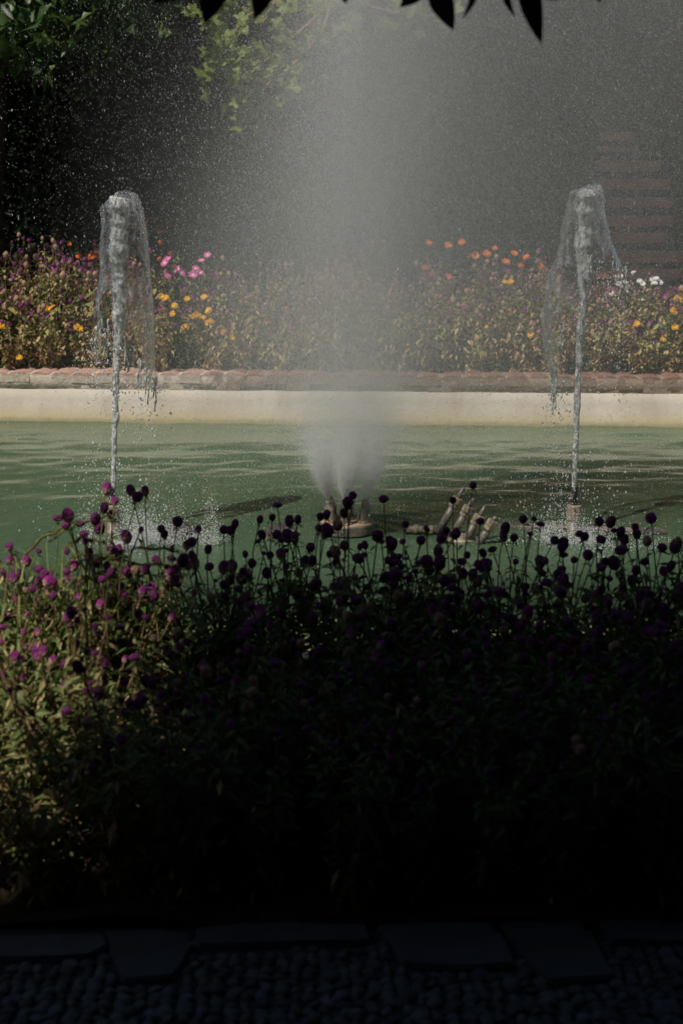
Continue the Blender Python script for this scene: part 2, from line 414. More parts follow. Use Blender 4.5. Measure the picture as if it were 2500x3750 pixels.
for i, (x, y, r) in enumerate(seen[:300]):
    obj('pebble', peb[i % 6], None, path, (x, y, r * .22), (random.uniform(-.25, .25), random.uniform(-.25, .25), random.uniform(0, 6.3)), r)
rest = seen[300:] + [c for c in cells if not vis(c)]
Vs, Fs, off = [], [], 0
pv = np.array([v.co[:] for v in peb[0].vertices]); pf = np.array([p.vertices[:] for p in peb[0].polygons])
for x, y, r in rest:
    a = random.uniform(0, 6.3); c_, s_ = math.cos(a), math.sin(a)
    Vs.append((pv @ np.array([[c_, s_, 0], [-s_, c_, 0], [0, 0, 1]])) * r + np.array([x, y, r * .2])); Fs.append(pf + off); off += len(pv)
tag(obj('pebbles', smooth(mesh_np('pebbles', np.concatenate(Vs), np.concatenate(Fs))), M['pebble'], path), kind='stuff')

# near flower bed soil (lumpy) and far raised bed soil
def lumpy(name, x0, x1, y0, y1, z, amp, nx, ny, mat, skew=0.0):
    xs = np.linspace(x0, x1, nx); ys = np.linspace(y0, y1, ny); X, Y = np.meshgrid(xs, ys)
    Z = z + amp * (np.sin(X * 13 + 2 * np.sin(Y * 9)) * np.sin(Y * 17 + X * 5)) + RNG.normal(0, amp * .4, X.shape)
    Y = Y - skew * X
    i = np.arange(nx * ny).reshape(ny, nx)
    F = np.stack([i[:-1, :-1], i[:-1, 1:], i[1:, 1:], i[1:, :-1]], -1).reshape(-1, 4)
    return tag(obj(name, mesh_np(name, np.stack([X, Y, Z], -1), F), mat), kind='structure')
lumpy('flower_bed_ground', -6, 6, 2.395, 3.30, .02, .012, 160, 24, M['soil'])
lumpy('raised_bed_ground', -6, 6, FAR_Y + .26, 9.6, .34, .02, 140, 40, M['soil'], math.tan(POOL_ROT))

# pool basin (floor + submerged slope towards us)
def strip(name, prof, mat, x0=-HX, x1=HX, skew=False, n=2):
    v = []; f = []; m = len(prof)
    for i in range(n + 1):
        x = x0 + (x1 - x0) * i / n
        for y, z in prof: v.append((x, y - (math.tan(POOL_ROT) * x if skew else 0), z))
    for i in range(n):
        for k in range(m - 1): f.append((i * m + k, (i + 1) * m + k, (i + 1) * m + k + 1, i * m + k + 1))
    return MB().add(v, f).mesh(name, False)
basin = obj('pool_floor', strip('pool_floor', [(3.40, .19), (3.55, .13), (3.80, .09), (4.15, .05), (4.42, -.02), (4.7, -.05), (8.0, -.05)], M['pool_floor'], n=1), M['pool_floor'])
tag(basin, kind='structure')
# water surface: real small waves
nx, ny = 440, 420
xs = np.linspace(-2.6, 2.6, nx); ys = np.linspace(3.45, 7.75, ny); X, Y = np.meshgrid(xs, ys)
Z = np.zeros_like(X)
for k in range(40):
    lam = RNG.uniform(.08, .45); a = RNG.normal(R(90), .35) if k % 5 else RNG.uniform(0, 6.28); ph = RNG.uniform(0, 6.28)
    Z += .00125 * lam / .5 * np.sin((X * math.cos(a) + Y * math.sin(a)) * 2 * math.pi / lam + ph)
Z *= .55 + .9 * (np.sin(X * 1.9 + 1.3 * np.sin(Y * 1.6)) * np.sin(Y * 2.3 + X * .8)) ** 2
Z *= .22 + .60 * np.clip((Y - 4.9) / 1.3, 0, 1)
for jx in (-.78, .80, .05):
    rj = np.hypot(X - jx, Y - 4.88); Z += .0016 * np.sin(rj * 2 * math.pi / .075 + 2 * np.sin(X * 9)) * np.exp(-rj / .22)
i = np.arange(nx * ny).reshape(ny, nx)
F = np.stack([i[:-1, :-1], i[:-1, 1:], i[1:, 1:], i[1:, :-1]], -1).reshape(-1, 4)
tag(obj('water', smooth(mesh_np('water', np.stack([X, Y, ZW + Z], -1), F)), M['water']), kind='structure')

# far rim: sloped plaster band + two courses of bricks
rim = empty('pool_rim', (0, FAR_Y, 0)); tag(rim, 'plastered pool rim with worn brick coping beneath the sunny flower bed', 'wall')
def far_local(x, y, z): return Vector((x, -math.tan(POOL_ROT) * x + y, z))
prof = [(-.06, -.06), (-.03, .10), (-.012, .15), (.012, .20), (.035, .26), (.046, .308), (.06, .312), (.30, .314)]
band = strip('plaster_band', prof, M['plaster'], -3.2, 3.2, True, 40)
for v in band.vertices: v.co.y += random.uniform(-.0025, .0025); v.co.z += random.uniform(-.002, .002)
obj('plaster_band', smooth(band), M['plaster'], rim)
def brick_mesh(seed, w, h, d, arch, mat='brick'):
    rr = random.Random(seed); prof = [(-w / 2, 0), (w / 2, 0)]
    for k in range(9):
        t = k / 8; x = w / 2 - w * t; prof.append((x, h - arch * (abs(2 * t - 1) ** 2.6) + rr.uniform(-.0015, .0015)))
    n = len(prof); v = []
    for y, sc in ((0.008, .93), (0, .955), (.004, .985), (.010, 1.0), (d, 1.0)):
        if y == 0.008: continue
        for x, z in prof: v.append((x * sc + rr.uniform(-.001, .001), y, h / 2 + (z - h / 2) * sc + rr.uniform(-.001, .001) - h / 2))
    f = [tuple(range(n - 1, -1, -1))]
    for r in range(3):
        for k in range(n): f.append((r * n + k, r * n + (k + 1) % n, (r + 1) * n + (k + 1) % n, (r + 1) * n + k))
    f.append(tuple(range(3 * n, 4 * n)))
    me = MB().add(v, f).mesh('brick', False); me.materials.append(M[mat]); return me
top_b = [brick_mesh(s, .118, .056, .20, .014) for s in range(5)]; low_b = [brick_mesh(s + 9, .126, .034, .16, .002, 'brick_low') for s in range(4)]
x = -2.35; k = 0
while x < 2.35:
    p = far_local(x, .050 + random.uniform(-.004, .004), .372 + random.uniform(-.003, .003))
    obj('brick', top_b[k % 5], None, rim, p, (random.uniform(-.03, .03), random.uniform(-.04, .04), -POOL_ROT + random.uniform(-.02, .02)), (random.uniform(.96, 1.02), 1, 1)); k += 1; x += .112
x = -2.4
while x < 2.4:
    p = far_local(x, .054 + random.uniform(-.003, .003), .330)
    obj('brick', low_b[k % 4], None, rim, p, (0, random.uniform(-.02, .02), -POOL_ROT)); k += 1; x += .121
mort = MB()
v = []; f = []
nn = 160
for i_ in range(nn + 1):
    xx = -2.5 + 5.0 * i_ / nn
    for yo, z in ((.060, .314), (.053, .318), (.052, .348), (.052, .384), (.062, .390), (.26, .392)):
        q = far_local(xx, yo + random.uniform(-.002, .002), z + random.uniform(-.003, .003)); v.append(q)
    if i_: 
        for k_ in range(5): f.append(((i_ - 1) * 6 + k_, i_ * 6 + k_, i_ * 6 + k_ + 1, (i_ - 1) * 6 + k_ + 1))
obj('mortar', mort.add(v, f).mesh('mortar'), M['brick_low'], rim)

# near rim (behind the front flowers)
nrim = empty('pool_kerb', (0, 3.3, 0)); tag(nrim, 'low plastered pool kerb behind the shaded front flowers', 'kerb')
obj('kerb_top', strip('kerb_top', [(0, -.02), (0, .20), (.02, .215), (.09, .21), (.12, .17), (.14, -.02)], M['plaster'], -3.5, 3.5, False, 50), mat_plaster('kerb_plaster', False), nrim)
nrim.children[0].data.materials[0] = nrim.children[0].data.materials[0]

# ------------------------------------------------------------------ fountain hardware
JY = 4.88
def stand(px_x, label):
    b = U(px_x, 1968, JY); t = empty('jet_nozzle', (b.x, JY, ZW)); tag(t, label, 'nozzle', 'upright jet nozzles')
    zc0 = U(px_x, 1960, JY).z - ZW; z1 = U(px_x, 1898, JY).z - ZW; z2 = U(px_x, 1884, JY).z - ZW; z3 = U(px_x, 1850, JY).z - ZW; z4 = U(px_x, 1784, JY).z - ZW
    obj('pipe', MB().lathe([(.0215, -.21), (.0215, z1)], 20).mesh('pipe'), M['pvc'], t)
    obj('lower_ring', MB().lathe([(.0225, zc0 - .012), (.0255, zc0 - .01), (.0255, zc0 + .008), (.0225, zc0 + .01)], 20).mesh('lower_ring', False), M['pvc_tan'], t)
    obj('collar', MB().lathe([(.022, z1 - .004), (.0265, z1 - .002), (.0265, z2 - .001), (.0235, z2), (.0235, z2 + .002), (.0262, z2 + .003), (.0262, z3 - .002), (.024, z3), (.012, z3 + .002)], 20).mesh('collar', False), M['pvc_tan'], t)
    obj('neck', MB().lathe([(.0125, z3 - .002), (.0115, z3 + .02), (.0115, z4), (.0085, z4 + .001)], 16).mesh('neck'), M['black_rubber'], t)
    return b.x, ZW + z4
jetL = stand(415, 'upright pipe nozzle with black neck behind the sunlit purple flowers')
jetR = stand(2097, 'upright pipe nozzle with black neck beside the angled nozzles')

cx = U(1272, 1900, JY).x; zt = U(1272, 1906, JY).z
cl = empty('nozzle_cluster', (cx, JY, ZW)); tag(cl, 'round grey drum with seven spray nozzles on a tan crusted top', 'fountain')
zl = zt - ZW
obj('drum', MB().lathe([(.094, zl - .040), (.098, zl - .036), (.098, zl - .006), (.095, zl - .002)], 40).mesh('drum', False), M['drum'], cl)
obj('top_plate', MB().lathe([(.095, zl - .003), (.0935, zl + .001), (.05, zl + .003), (.001, zl + .003)], 40).mesh('top_plate', False), M['limecrust'], cl)
obj('pedestal', MB().lathe([(.070, -.20), (.070, zl - .038)], 28).mesh('pedestal'), M['drum'], cl)
noz_me = MB().lathe([(.018, 0), (.019, .004), (.0175, .008), (.0175, .042), (.0168, .048), (.0115, .060), (.0095, .066), (.0105, .068), (.0105, .076), (.008, .078), (.008, .072)], 22).mesh('nozzle'); noz_me.materials.append(M['pvc'])
tips = []
ring = [(0, 0)] + [(.066 * math.cos(R(25 + 60 * k)), .066 * math.sin(R(25 + 60 * k))) for k in range(6)]
for ox, oy in ring:
    tilt = Vector((ox, oy, .72 if ox or oy else 1)).normalized() if False else Vector((ox * 1.6, oy * 1.6, 1)).normalized()
    o = obj('nozzle', noz_me, None, cl, (ox, oy, zl + .003), tilt.to_track_quat('Z', 'Y').to_euler())
    tips.append((Vector((cx + ox, JY + oy, zt + .003)) + tilt * .078, Vector((ox * 3.2, oy * 3.2, 1)).normalized()))
    nut = obj('nut', MB().lathe([(.0205, 0), (.022, .002), (.022, .006), (.018, .007)], 6).mesh('nut', False), M['limecrust'], o)

# angled nozzle bank
mb = U(1690, 1985, JY - .10); bank = empty('angled_nozzle_bank', (mb.x, JY - .1, ZW)); tag(bank, 'crusted bank of four slanting pipe nozzles standing in shallow water', 'fountain')
mound = MB().lathe([(.062, -.2), (.060, -.02), (.050, .002), (.036, .012), (.016, .018), (.001, .019)], 26)
mv = [(p[0] * 1.0 + random.uniform(-.004, .004), p[1] * .8, p[2] + random.uniform(-.004, .004)) for p in mound.v]; mound.v = mv
obj('base', mound.mesh('base'), M['pvc'], bank)
for (bx, by, tx, ty, dy, nm) in ((1618, 1925, 1697, 1787, .05, 0), (1663, 1950, 1733, 1826, .02, 1), (1700, 1985, 1775, 1856, -.02, 1), (1757, 1985, 1815, 1893, -.06, 1)):
    a = U(bx, by, JY - .1 + dy); b = U(tx, ty, JY - .1 + dy); d = b - a; L = d.length; d = d.normalized()
    root = a - d * .03
    pp = obj('pipe', MB().lathe([(.0135, 0), (.0135, .03 + L * .62)], 18, d).mesh('pipe'), M['drum'], bank, root - bank.location)
    s = .03 + L * .50
    obj('collar', MB().lathe([(.0136, s), (.0182, s + .001), (.0182, s + .011), (.0142, s + .012), (.0142, s + .0145), (.0190, s + .0155), (.0190, s + .036), (.0175, s + .037), (.009, s + .038)], 8 if nm else 18, d).mesh('collar', False), M['pvc_tan'], pp)
    obj('tip', MB().lathe([(.009, s + .036), (.0085, s + .045), (.0068, .03 + L), (.005, .03 + L + .001)], 14, d).mesh('tip'), M['drum'], pp)

# submerged ring pipe + round caps
def drum_cap(px_x, py, w, label, tilt):
    c = U(px_x, py, JY - .05); c.z -= .010; t = empty('water_light', (c.x, c.y, c.z)); t.rotation_euler = tilt
    tag(t, label, 'pool light', 'low round pool fittings')
    dk = M['cap_dark']
    obj('cap', MB().lathe([(w * .92, -.014), (w, -.012), (w, -.002), (w * .95, .001), (w * .3, .004), (.001, .004)], 30).mesh('cap', False), dk, t)
    obj('body', MB().lathe([(w * .8, -.16), (w * .86, -.014)], 24).mesh('body'), dk, t)
    rib = MB().box(-.004, .004, -.005, .005, -.07, -.013).mesh('rib', False); rib.materials.append(M['pvc'])
    for k in range(14):
        a = 2 * math.pi * k / 14
        obj('rib', rib, None, t, (math.cos(a) * w * .9, math.sin(a) * w * .9, 0), (0, 0, a + R(90)))
drum_cap(655, 1925, .058, 'tilted grey round fitting in the splash beside the upright nozzle', (R(8), R(-10), 0))
drum_cap(1030, 1922, .055, 'grey round fitting in the water beside the spray drum', (R(4), 0, 0))
def ring_pipe(pts, label):
    w = [U(a, b, JY - .02 + c) for a, b, c in pts]; t = empty('supply_pipe', w[0]); tag(t, label, 'pipe')
    obj('tube', MB().tube([p - w[0] for p in w], .014, 12).mesh('tube'), M['drum'], t)
    for q in (w[0].lerp(w[-1], .3), w[0].lerp(w[-1], .7)):
        obj('clamp', MB().lathe([(.0155, -.008), (.018, -.006), (.018, .006), (.0155, .008)], 14, w[-1] - w[0]).mesh('clamp', False), M['pvc'], t, q - w[0])
ring_pipe([(1480, 1938, 0), (1540, 1940, 0), (1620, 1944, 0)], 'grey supply pipe entering the slanting nozzle bank from the spray drum')
ring_pipe([(1800, 1930, .1), (2000, 1934, .06), (2300, 1944, .02), (2440, 1952, 0)], 'long grey supply pipe lying at the water line by upright nozzle')

# ------------------------------------------------------------------ water jets
def vnoise(seed):
    rr = np.random.default_rng(seed); a = rr.normal(0, 1, (10, 3)); ph = rr.uniform(0, 6.28, 10)
    def f(p, sc): return float(np.mean(np.sin((a * sc) @ np.asarray(p) + ph)))
    return f
def interp(rows, y):
    for (y0, *a), (y1, *b) in zip(rows, rows[1:]):
        if y0 <= y <= y1:
            t = (y - y0) / (y1 - y0); return [p + (q - p) * t for p, q in zip(a, b)]
    return rows[-1][1:] if y > rows[-1][0] else rows[0][1:]
def bcut(th, table):
    th %= 2 * math.pi
    for (t0, a), (t1, b) in zip(table, table[1:]):
        if t0 <= th <= t1: return a + (b - a) * (th - t0) / (t1 - t0)
    return table[-1][1]
def water_jet(stream_rows, veil_rows, cut, holes, label, seed, ztip):
    nz = vnoise(seed); rr = random.Random(seed)
    root = U(stream_rows[-1][1], stream_rows[-1][0], JY); root.z = ztip
    t = empty('water_jet', root); tag(t, label, 'water jet', 'upright water jets')
    # stream: lumpy rope of water
    y0, y1 = stream_rows[0][0], stream_rows[-1][0]; pts = []; rad = []; m = 150
    for i in range(m):
        y = y1 + (y0 - y1) * i / (m - 1); c, w = interp(stream_rows, y)
        p = U(c, y, JY) - root; r = w / 2 / FPX * JY; up = i / m
        amp = .14 + .9 * max(0, up - .25)
        r *= 1 + amp * nz((0, seed, p.z), 55) + amp * .8 * nz((3, seed, p.z), 130)
        p.x += .003 * up * nz((7, 1, p.z), 40); pts.append(p); rad.append(max(r, .003))
    mbs = MB().tube(pts, rad, 14)
    vs = []
    for (x_, y_, z_) in mbs.v:
        k = .0075 * min(1, max(0, (z_) / .5)) ; vs.append((x_ + k * nz((x_ * 9, y_ * 9, z_), 70), y_ + k * nz((x_ * 9, y_ * 9, z_ + 5), 70), z_))
    mbs.v = vs
    obj('stream', mbs.mesh('stream'), M['stream'], t)
    # veil: the sheet folding over at the top and falling round the stream
    na, nr = 72, 130; ya, yb = veil_rows[0][0], veil_rows[-1][0]; V = []; Fc = []; keep = {}
    for j in range(nr):
        y = ya + (yb - ya) * j / (nr - 1); l, r_ = interp(veil_rows, y)
        pl, pr = U(l, y, JY), U(r_, y, JY); c = (pl + pr) / 2 - root; hw = (pr.x - pl.x) / 2
        for k in range(na):
            th = 2 * math.pi * k / na
            ca, sa = math.cos(th), math.sin(th)
            q = 1 + .12 * nz((ca * 1.5, sa * 1.5, c.z * 6), 2.4) + .09 * nz((ca * 4, sa * 4, c.z * 16), 3) + .06 * nz((ca * 9, sa * 9, c.z * 40), 3)
            V.append((c.x + ca * hw * q, c.y + sa * hw * .62 * q - .0, c.z + .006 * nz((ca * 3, sa * 3, c.z * 10), 3)))
            lim = bcut(th, cut) + 110 * nz((ca * 5, sa * 5, 1), 3) + 70 * nz((ca * 16, sa * 16, 2), 3)
            ok = y < lim
            xpx = l + (r_ - l) * (ca + 1) / 2
            for (hx, hy, ha, hb, side) in holes:
                if (sa < 0) == (side < 0) and ((xpx - hx) / ha) ** 2 + ((y - hy) / hb) ** 2 < 1 + .5 * nz((xpx * .08, y * .05, 3), 1.5): ok = False
            keep[(j, k)] = ok
    for j in range(nr - 1):
        for k in range(na):
            k2 = (k + 1) % na
            if keep[(j, k)] and keep[(j, k2)] and keep[(j + 1, k)] and keep[(j + 1, k2)]:
                Fc.append((j * na + k, j * na + k2, (j + 1) * na + k2, (j + 1) * na + k))
    cap = len(V); top = Vector(V[0]).lerp(Vector(V[na // 2]), .5); V.append((top.x, top.y, top.z + .010))
    for k in range(na): Fc.append((cap, (k + 1) % na, k))
    vm = MB().add(V, Fc).mesh('veil')
    vo = obj('veil', vm, M['veil'], t)
    # ligaments and drops torn off the ragged edge
    L = MB(); import bmesh
    for k in range(26):
        th = rr.uniform(0, 6.28); lim = bcut(th, cut); l, r_ = interp(veil_rows, lim)
        x = l + (r_ - l) * (math.cos(th) + 1) / 2 + rr.uniform(-8, 8); n_ = rr.randint(3, 6); yy_ = lim - 25; P = []; Q = []
        for i in range(n_ * 2):
            P.append(U(x + rr.uniform(-4, 4), yy_, JY) + Vector((0, math.sin(th) * .03, 0)) - root); yy_ += rr.uniform(7, 15); Q.append(rr.uniform(.0018, .0052) * (1 - .4 * i / n_ / 2))
        L.tube(P, Q, 7)
    tag(obj('ligaments', L.mesh('ligaments'), M['stream'], t), kind='stuff')
    D = []
    for k in range(900):
        th = rr.uniform(0, 6.28); lim = bcut(th, cut); l, r_ = interp(veil_rows, min(lim, yb))
        x = l + (r_ - l) * (math.cos(th) * rr.uniform(.8, 1.15) + 1) / 2; y = lim + rr.expovariate(1 / 210)
        D.append((U(x + rr.gauss(0, 30), min(y, 1935), JY) + Vector((0, math.sin(th) * .06 + rr.gauss(0, .03), 0)) - root, rr.uniform(.0010, .0026) * (1 + (rr.random() < .12)), (0.1, 0, -1)))
    for k in range(1500):      # froth beads giving white sparkle to the stream and the crest
        u_ = rr.random() ** 1.3; y = y0 + 6 + (1330 - y0) * u_; c, w = interp(stream_rows, y); a = rr.uniform(0, 6.28); q = w / 2 / FPX * JY * rr.uniform(.75, 1.2)
        D.append((U(c, y, JY) + Vector((math.cos(a) * q, math.sin(a) * q, 0)) - root, rr.uniform(.0005, .0015) * (1 + .9 * (rr.random() < .12)), (rr.uniform(-.4, .4), 0, -1)))
    for k in range(420):
        y = ya + abs(rr.gauss(0, 55)); l, r_ = interp(veil_rows, y); a = rr.uniform(PI, 2 * PI); hw = (r_ - l) / 2
        D.append((U((l + r_) / 2 + math.cos(a) * hw, y, JY) + Vector((0, math.sin(a) * hw / FPX * JY * .62, 0)) - root, rr.uniform(.0005, .0014), (rr.uniform(-.4, .4), 0, -1)))
    for k in range(240):
        a = rr.uniform(0, 6.28); d = abs(rr.gauss(0, .16)); D.append((Vector((math.cos(a) * d, math.sin(a) * d, -rr.uniform(-.12, .17))), rr.uniform(.001, .0036), (rr.uniform(-.5, .5), 0, -1)))
    tag(obj('water_drops', drops_mesh('water_drops', D), M['drop'], t), kind='stuff')
OCT_V = np.array([(0, 0, 1.9), (1, 0, 0), (0, 1, 0), (-1, 0, 0), (0, -1, 0), (0, 0, -1.5)], dtype=float)
OCT_F = np.array([(0, 1, 2), (0, 2, 3), (0, 3, 4), (0, 4, 1), (5, 2, 1), (5, 3, 2), (5, 4, 3), (5, 1, 4)])
def drops_np(P, r, lean, stretch=1.0):
    """P (n,3), r (n), lean (n,2): long axis tilt"""
    n = len(P); V = np.repeat(OCT_V[None], n, 0).copy()
    V[:, :, 2] *= stretch
    V[:, :, 0] += V[:, :, 2] * lean[:, 0:1]; V[:, :, 1] += V[:, :, 2] * lean[:, 1:2]
    V = V * r[:, None, None] + P[:, None, :]
    F = (OCT_F[None] + (np.arange(n) * 6)[:, None, None]).reshape(-1, 3)
    return V.reshape(-1, 3), F
def drops_mesh(name, D):
    P = np.array([tuple(d[0]) for d in D]); r = np.array([d[1] for d in D]); ln = np.array([(-d[2][0], 0) for d in D])
    return smooth(mesh_np(name, *drops_np(P, r, ln)))

# th = 0 right, pi left, 3pi/2 towards the camera
water_jet([(722, 448, 84), (800, 440, 64), (950, 432, 52), (1100, 436, 50), (1200, 434, 34), (1300, 428, 24), (1500, 422, 24), (1530, 425, 30), (1560, 419, 22), (1790, 416, 19)],
          [(704, 428, 492), (718, 408, 506), (740, 388, 514), (760, 366, 524), (800, 370, 532), (900, 369, 541), (1000, 364, 552), (1080, 352, 557), (1150, 345, 561), (1250, 348, 564), (1400, 380, 566), (1500, 420, 590)],
          [(0, 1400), (.5, 1410), (1.2, 1330), (1.9, 1240), (2.6, 1250), (PI, 1255), (3.7, 1190), (4.3, 1190), (4.9, 1270), (5.5, 1390), (6.29, 1400)],
          [(405, 1110, 22, 50, -1), (495, 975, 34, 40, -1), (490, 1265, 34, 45, -1), (410, 1180, 26, 44, 1)],
          'clear water jet folding into a veil in front of the magenta flowers', 3, jetL[1])
water_jet([(694, 2158, 78), (800, 2140, 60), (930, 2136, 52), (1020, 2136, 34), (1100, 2134, 30), (1250, 2122, 26), (1400, 2116, 24), (1550, 2110, 22), (1790, 2101, 19)],
          [(678, 2160, 2198), (690, 2120, 2204), (702, 2086, 2208), (740, 2078, 2214), (800, 2064, 2222), (880, 2048, 2240), (940, 2034, 2262), (1000, 2008, 2288), (1100, 1990, 2296), (1250, 1982, 2240), (1400, 2020, 2150), (1550, 2040, 2130)],
          [(0, 1000), (.6, 960), (1.3, 930), (1.9, 1150), (2.6, 1380), (PI, 1460), (3.7, 1400), (4.2, 1330), (4.7, 960), (5.3, 930), (5.8, 990), (6.29, 1000)],
          [(2075, 990, 30, 26, -1), (2050, 1180, 22, 60, -1), (2060, 1300, 24, 70, 1)],
          'clear water jet with a torn veil in front of the red slatted screen', 11, jetR[1])

# ------------------------------------------------------------------ spray of the nozzle cluster
def points_object(name, P, rad, mat):
    me = bpy.data.meshes.new(name); me.vertices.add(len(P)); me.vertices.foreach_set('co', np.asarray(P, dtype=np.float32).ravel())
    at = me.attributes.new('rad', 'FLOAT', 'POINT'); at.data.foreach_set('value', np.asarray(rad, dtype=np.float32))
    o = obj(name, me, mat)
    ng = bpy.data.node_groups.new(name, 'GeometryNodeTree')
    ng.interface.new_socket('Geometry', in_out='INPUT', socket_type='NodeSocketGeometry')
    ng.interface.new_socket('Geometry', in_out='OUTPUT', socket_type='NodeSocketGeometry')
    gi = ng.nodes.new('NodeGroupInput'); go = ng.nodes.new('NodeGroupOutput')
    mp = ng.nodes.new('GeometryNodeMeshToPoints'); na = ng.nodes.new('GeometryNodeInputNamedAttribute'); na.data_type = 'FLOAT'; na.inputs[0].default_value = 'rad'
    sm = ng.nodes.new('GeometryNodeSetMaterial'); sm.inputs['Material'].default_value = mat
    ng.links.new(gi.outputs[0], mp.inputs['Mesh']); ng.links.new(na.outputs[0], mp.inputs['Radius'])
    ng.links.new(mp.outputs[0], sm.inputs[0]); ng.links.new(sm.outputs[0], go.inputs[0])
    md = o.modifiers.new('points', 'NODES'); md.node_group = ng
    return o
G = RNG
def spray_points():
    out = []; rad = []
    # fans straight out of the seven nozzles
    for tip, ax in tips:
        n = 54000; a = ax.orthogonal().normalized(); b = ax.cross(a)
        ang = R(9.5) * np.sqrt(-2 * np.log(1 - G.random(n))); ph = G.uniform(0, 6.283, n); s = np.minimum(G.exponential(.155, n), G.random(n) * 1.5)
        P = np.array(tip)[None] + s[:, None] * (np.cos(ang)[:, None] * np.array(ax)[None] + np.sin(ang)[:, None] * (np.cos(ph)[:, None] * np.array(a)[None] + np.sin(ph)[:, None] * np.array(b)[None]))
        P[:, 2] -= .12 * s ** 2 * (1 + 3 * np.tan(ang))
        out.append(P); rad.append(G.uniform(.00030, .00062, n))
    # rising core
    n = 200000; z = .36 + G.random(n) ** .8 * 2.2; h = z - .28
    sg = .10 + .062 * h
    x = cx + .015 + .055 * h ** 1.2 + G.normal(0, 1, n) * sg; y = JY + .03 * h + G.normal(0, 1, n) * sg
    out.append(np.stack([x, y, z], 1)); rad.append(G.uniform(.00030, .00062, n))
    # falling skirt, tight on the windward left, drifting far to the right
    n = 480000; z = .34 + G.beta(1.7, 1.4, n) * 2.3
    sl = np.clip(.40 - .22 * (z - .8), .12, .46); left = G.random(n) < .24
    g = np.abs(G.normal(0, 1, n))
    x = np.where(left, -g * sl, g * np.clip(.32 + .62 * (z - .5), .28, 1.3)) + cx + .05
    y = JY + .08 + G.normal(0, .26, n)
    out.append(np.stack([x, y, z], 1)); rad.append(G.uniform(.00030, .00062, n))
    # mist falling straight back round the column
    n = 90000; z = .40 + G.beta(1.6, 1.8, n) * 1.5
    out.append(np.stack([cx + .03 + G.normal(0, .21, n), JY + .05 + G.normal(0, .2, n), z], 1)); rad.append(G.uniform(.00030, .00062, n))
    P = np.concatenate(out); r = np.concatenate(rad); k = P[:, 2] > ZW + .01
    return P[k], r[k]
P, r = spray_points()
spray = points_object('spray_mist', P, r, M['mist']); tag(spray, 'grey mist of fine droplets rising from the nozzle drum and drifting sideways', 'spray', kind='stuff')
# the finest mist, too small to see as drops: soft scattering air round the plume
def mat_haze():
    t = NT('spray_haze'); t.n.remove(t.p)
    sx = t.new('ShaderNodeSeparateXYZ'); t.l.new(t.coord('Object'), sx.inputs[0]); X_, Y_, Z_ = sx.outputs
    m = t.math
    def gauss(d, sg):                      # exp(-(d/sg)^2 / 2)
        q = m('DIVIDE', d, sg); return m('EXPONENT', m('MULTIPLY', m('MULTIPLY', q, q), -.5))
    def ease(v, a, b):
        n_ = t.new('ShaderNodeMapRange'); n_.interpolation_type = 'SMOOTHSTEP'; t.l.new(v, n_.inputs[0]); n_.inputs[1].default_value = a; n_.inputs[2].default_value = b; return n_.outputs[0]
    h = m('MAXIMUM', m('SUBTRACT', Z_, .27), 0.0)
    s1 = m('ADD', m('MULTIPLY', m('POWER', h, .8), .10), .052)
    xc = m('ADD', m('MULTIPLY', h, .062), cx + .012)
    core = m('MULTIPLY', gauss(m('SUBTRACT', X_, xc), s1), gauss(m('SUBTRACT', Y_, JY), s1))
    core = m('MULTIPLY', m('DIVIDE', core, m('POWER', s1, 1.15)), HAZE_CORE)
    core = m('MULTIPLY', core, ease(Z_, .25, .30))
    mid = m('MULTIPLY', m('MULTIPLY', gauss(m('SUBTRACT', X_, m('SUBTRACT', cx, m('MULTIPLY', m('MINIMUM', h, .8), .07))), m('ADD', m('MULTIPLY', m('MINIMUM', h, .8), .36), .05)), gauss(m('SUBTRACT', Y_, JY + .03), .2)), m('MULTIPLY', gauss(m('SUBTRACT', Z_, 1.08), .50), HAZE_MID))
    core = m('ADD', core, m('MULTIPLY', mid, ease(Z_, .28, .5)))
    dx = m('SUBTRACT', X_, m('ADD', xc, -.02))
    sl = m('MAXIMUM', m('SUBTRACT', .60, m('MULTIPLY', Z_, .23)), .13); sr = m('MINIMUM', m('ADD', m('MULTIPLY', Z_, .42), .38), 1.5)
    right = m('GREATER_THAN', dx, 0.0)
    sg = m('ADD', m('MULTIPLY', right, sr), m('MULTIPLY', m('SUBTRACT', 1.0, right), sl))
    sk = m('MULTIPLY', gauss(dx, sg), gauss(m('SUBTRACT', Y_, JY + .08), .30))
    sk = m('MULTIPLY', m('MULTIPLY', sk, ease(Z_, .30, .72)), HAZE_SKIRT)
    wisp = t.noise(3.2, 3, .5, None, (1, 1, .55))
    d = m('MULTIPLY', m('ADD', core, sk), m('ADD', m('MULTIPLY', wisp, .9), .55))
    v = t.new('ShaderNodeVolumePrincipled'); v.inputs['Color'].default_value = (.93, .94, .95, 1); t.l.new(d, v.inputs['Density'])
    t.l.new(v.outputs[0], t.out.inputs['Volume']); return t.m
HAZE_CORE, HAZE_MID, HAZE_SKIRT = .120, .62, .56
hz = obj('spray_haze', MB().box(-1.35, 1.9, 4.05, 5.85, .24, 2.75).mesh('spray_haze', False), mat_haze()); tag(hz, 'soft pale haze of the finest water mist round the spray plume', 'spray', kind='stuff')
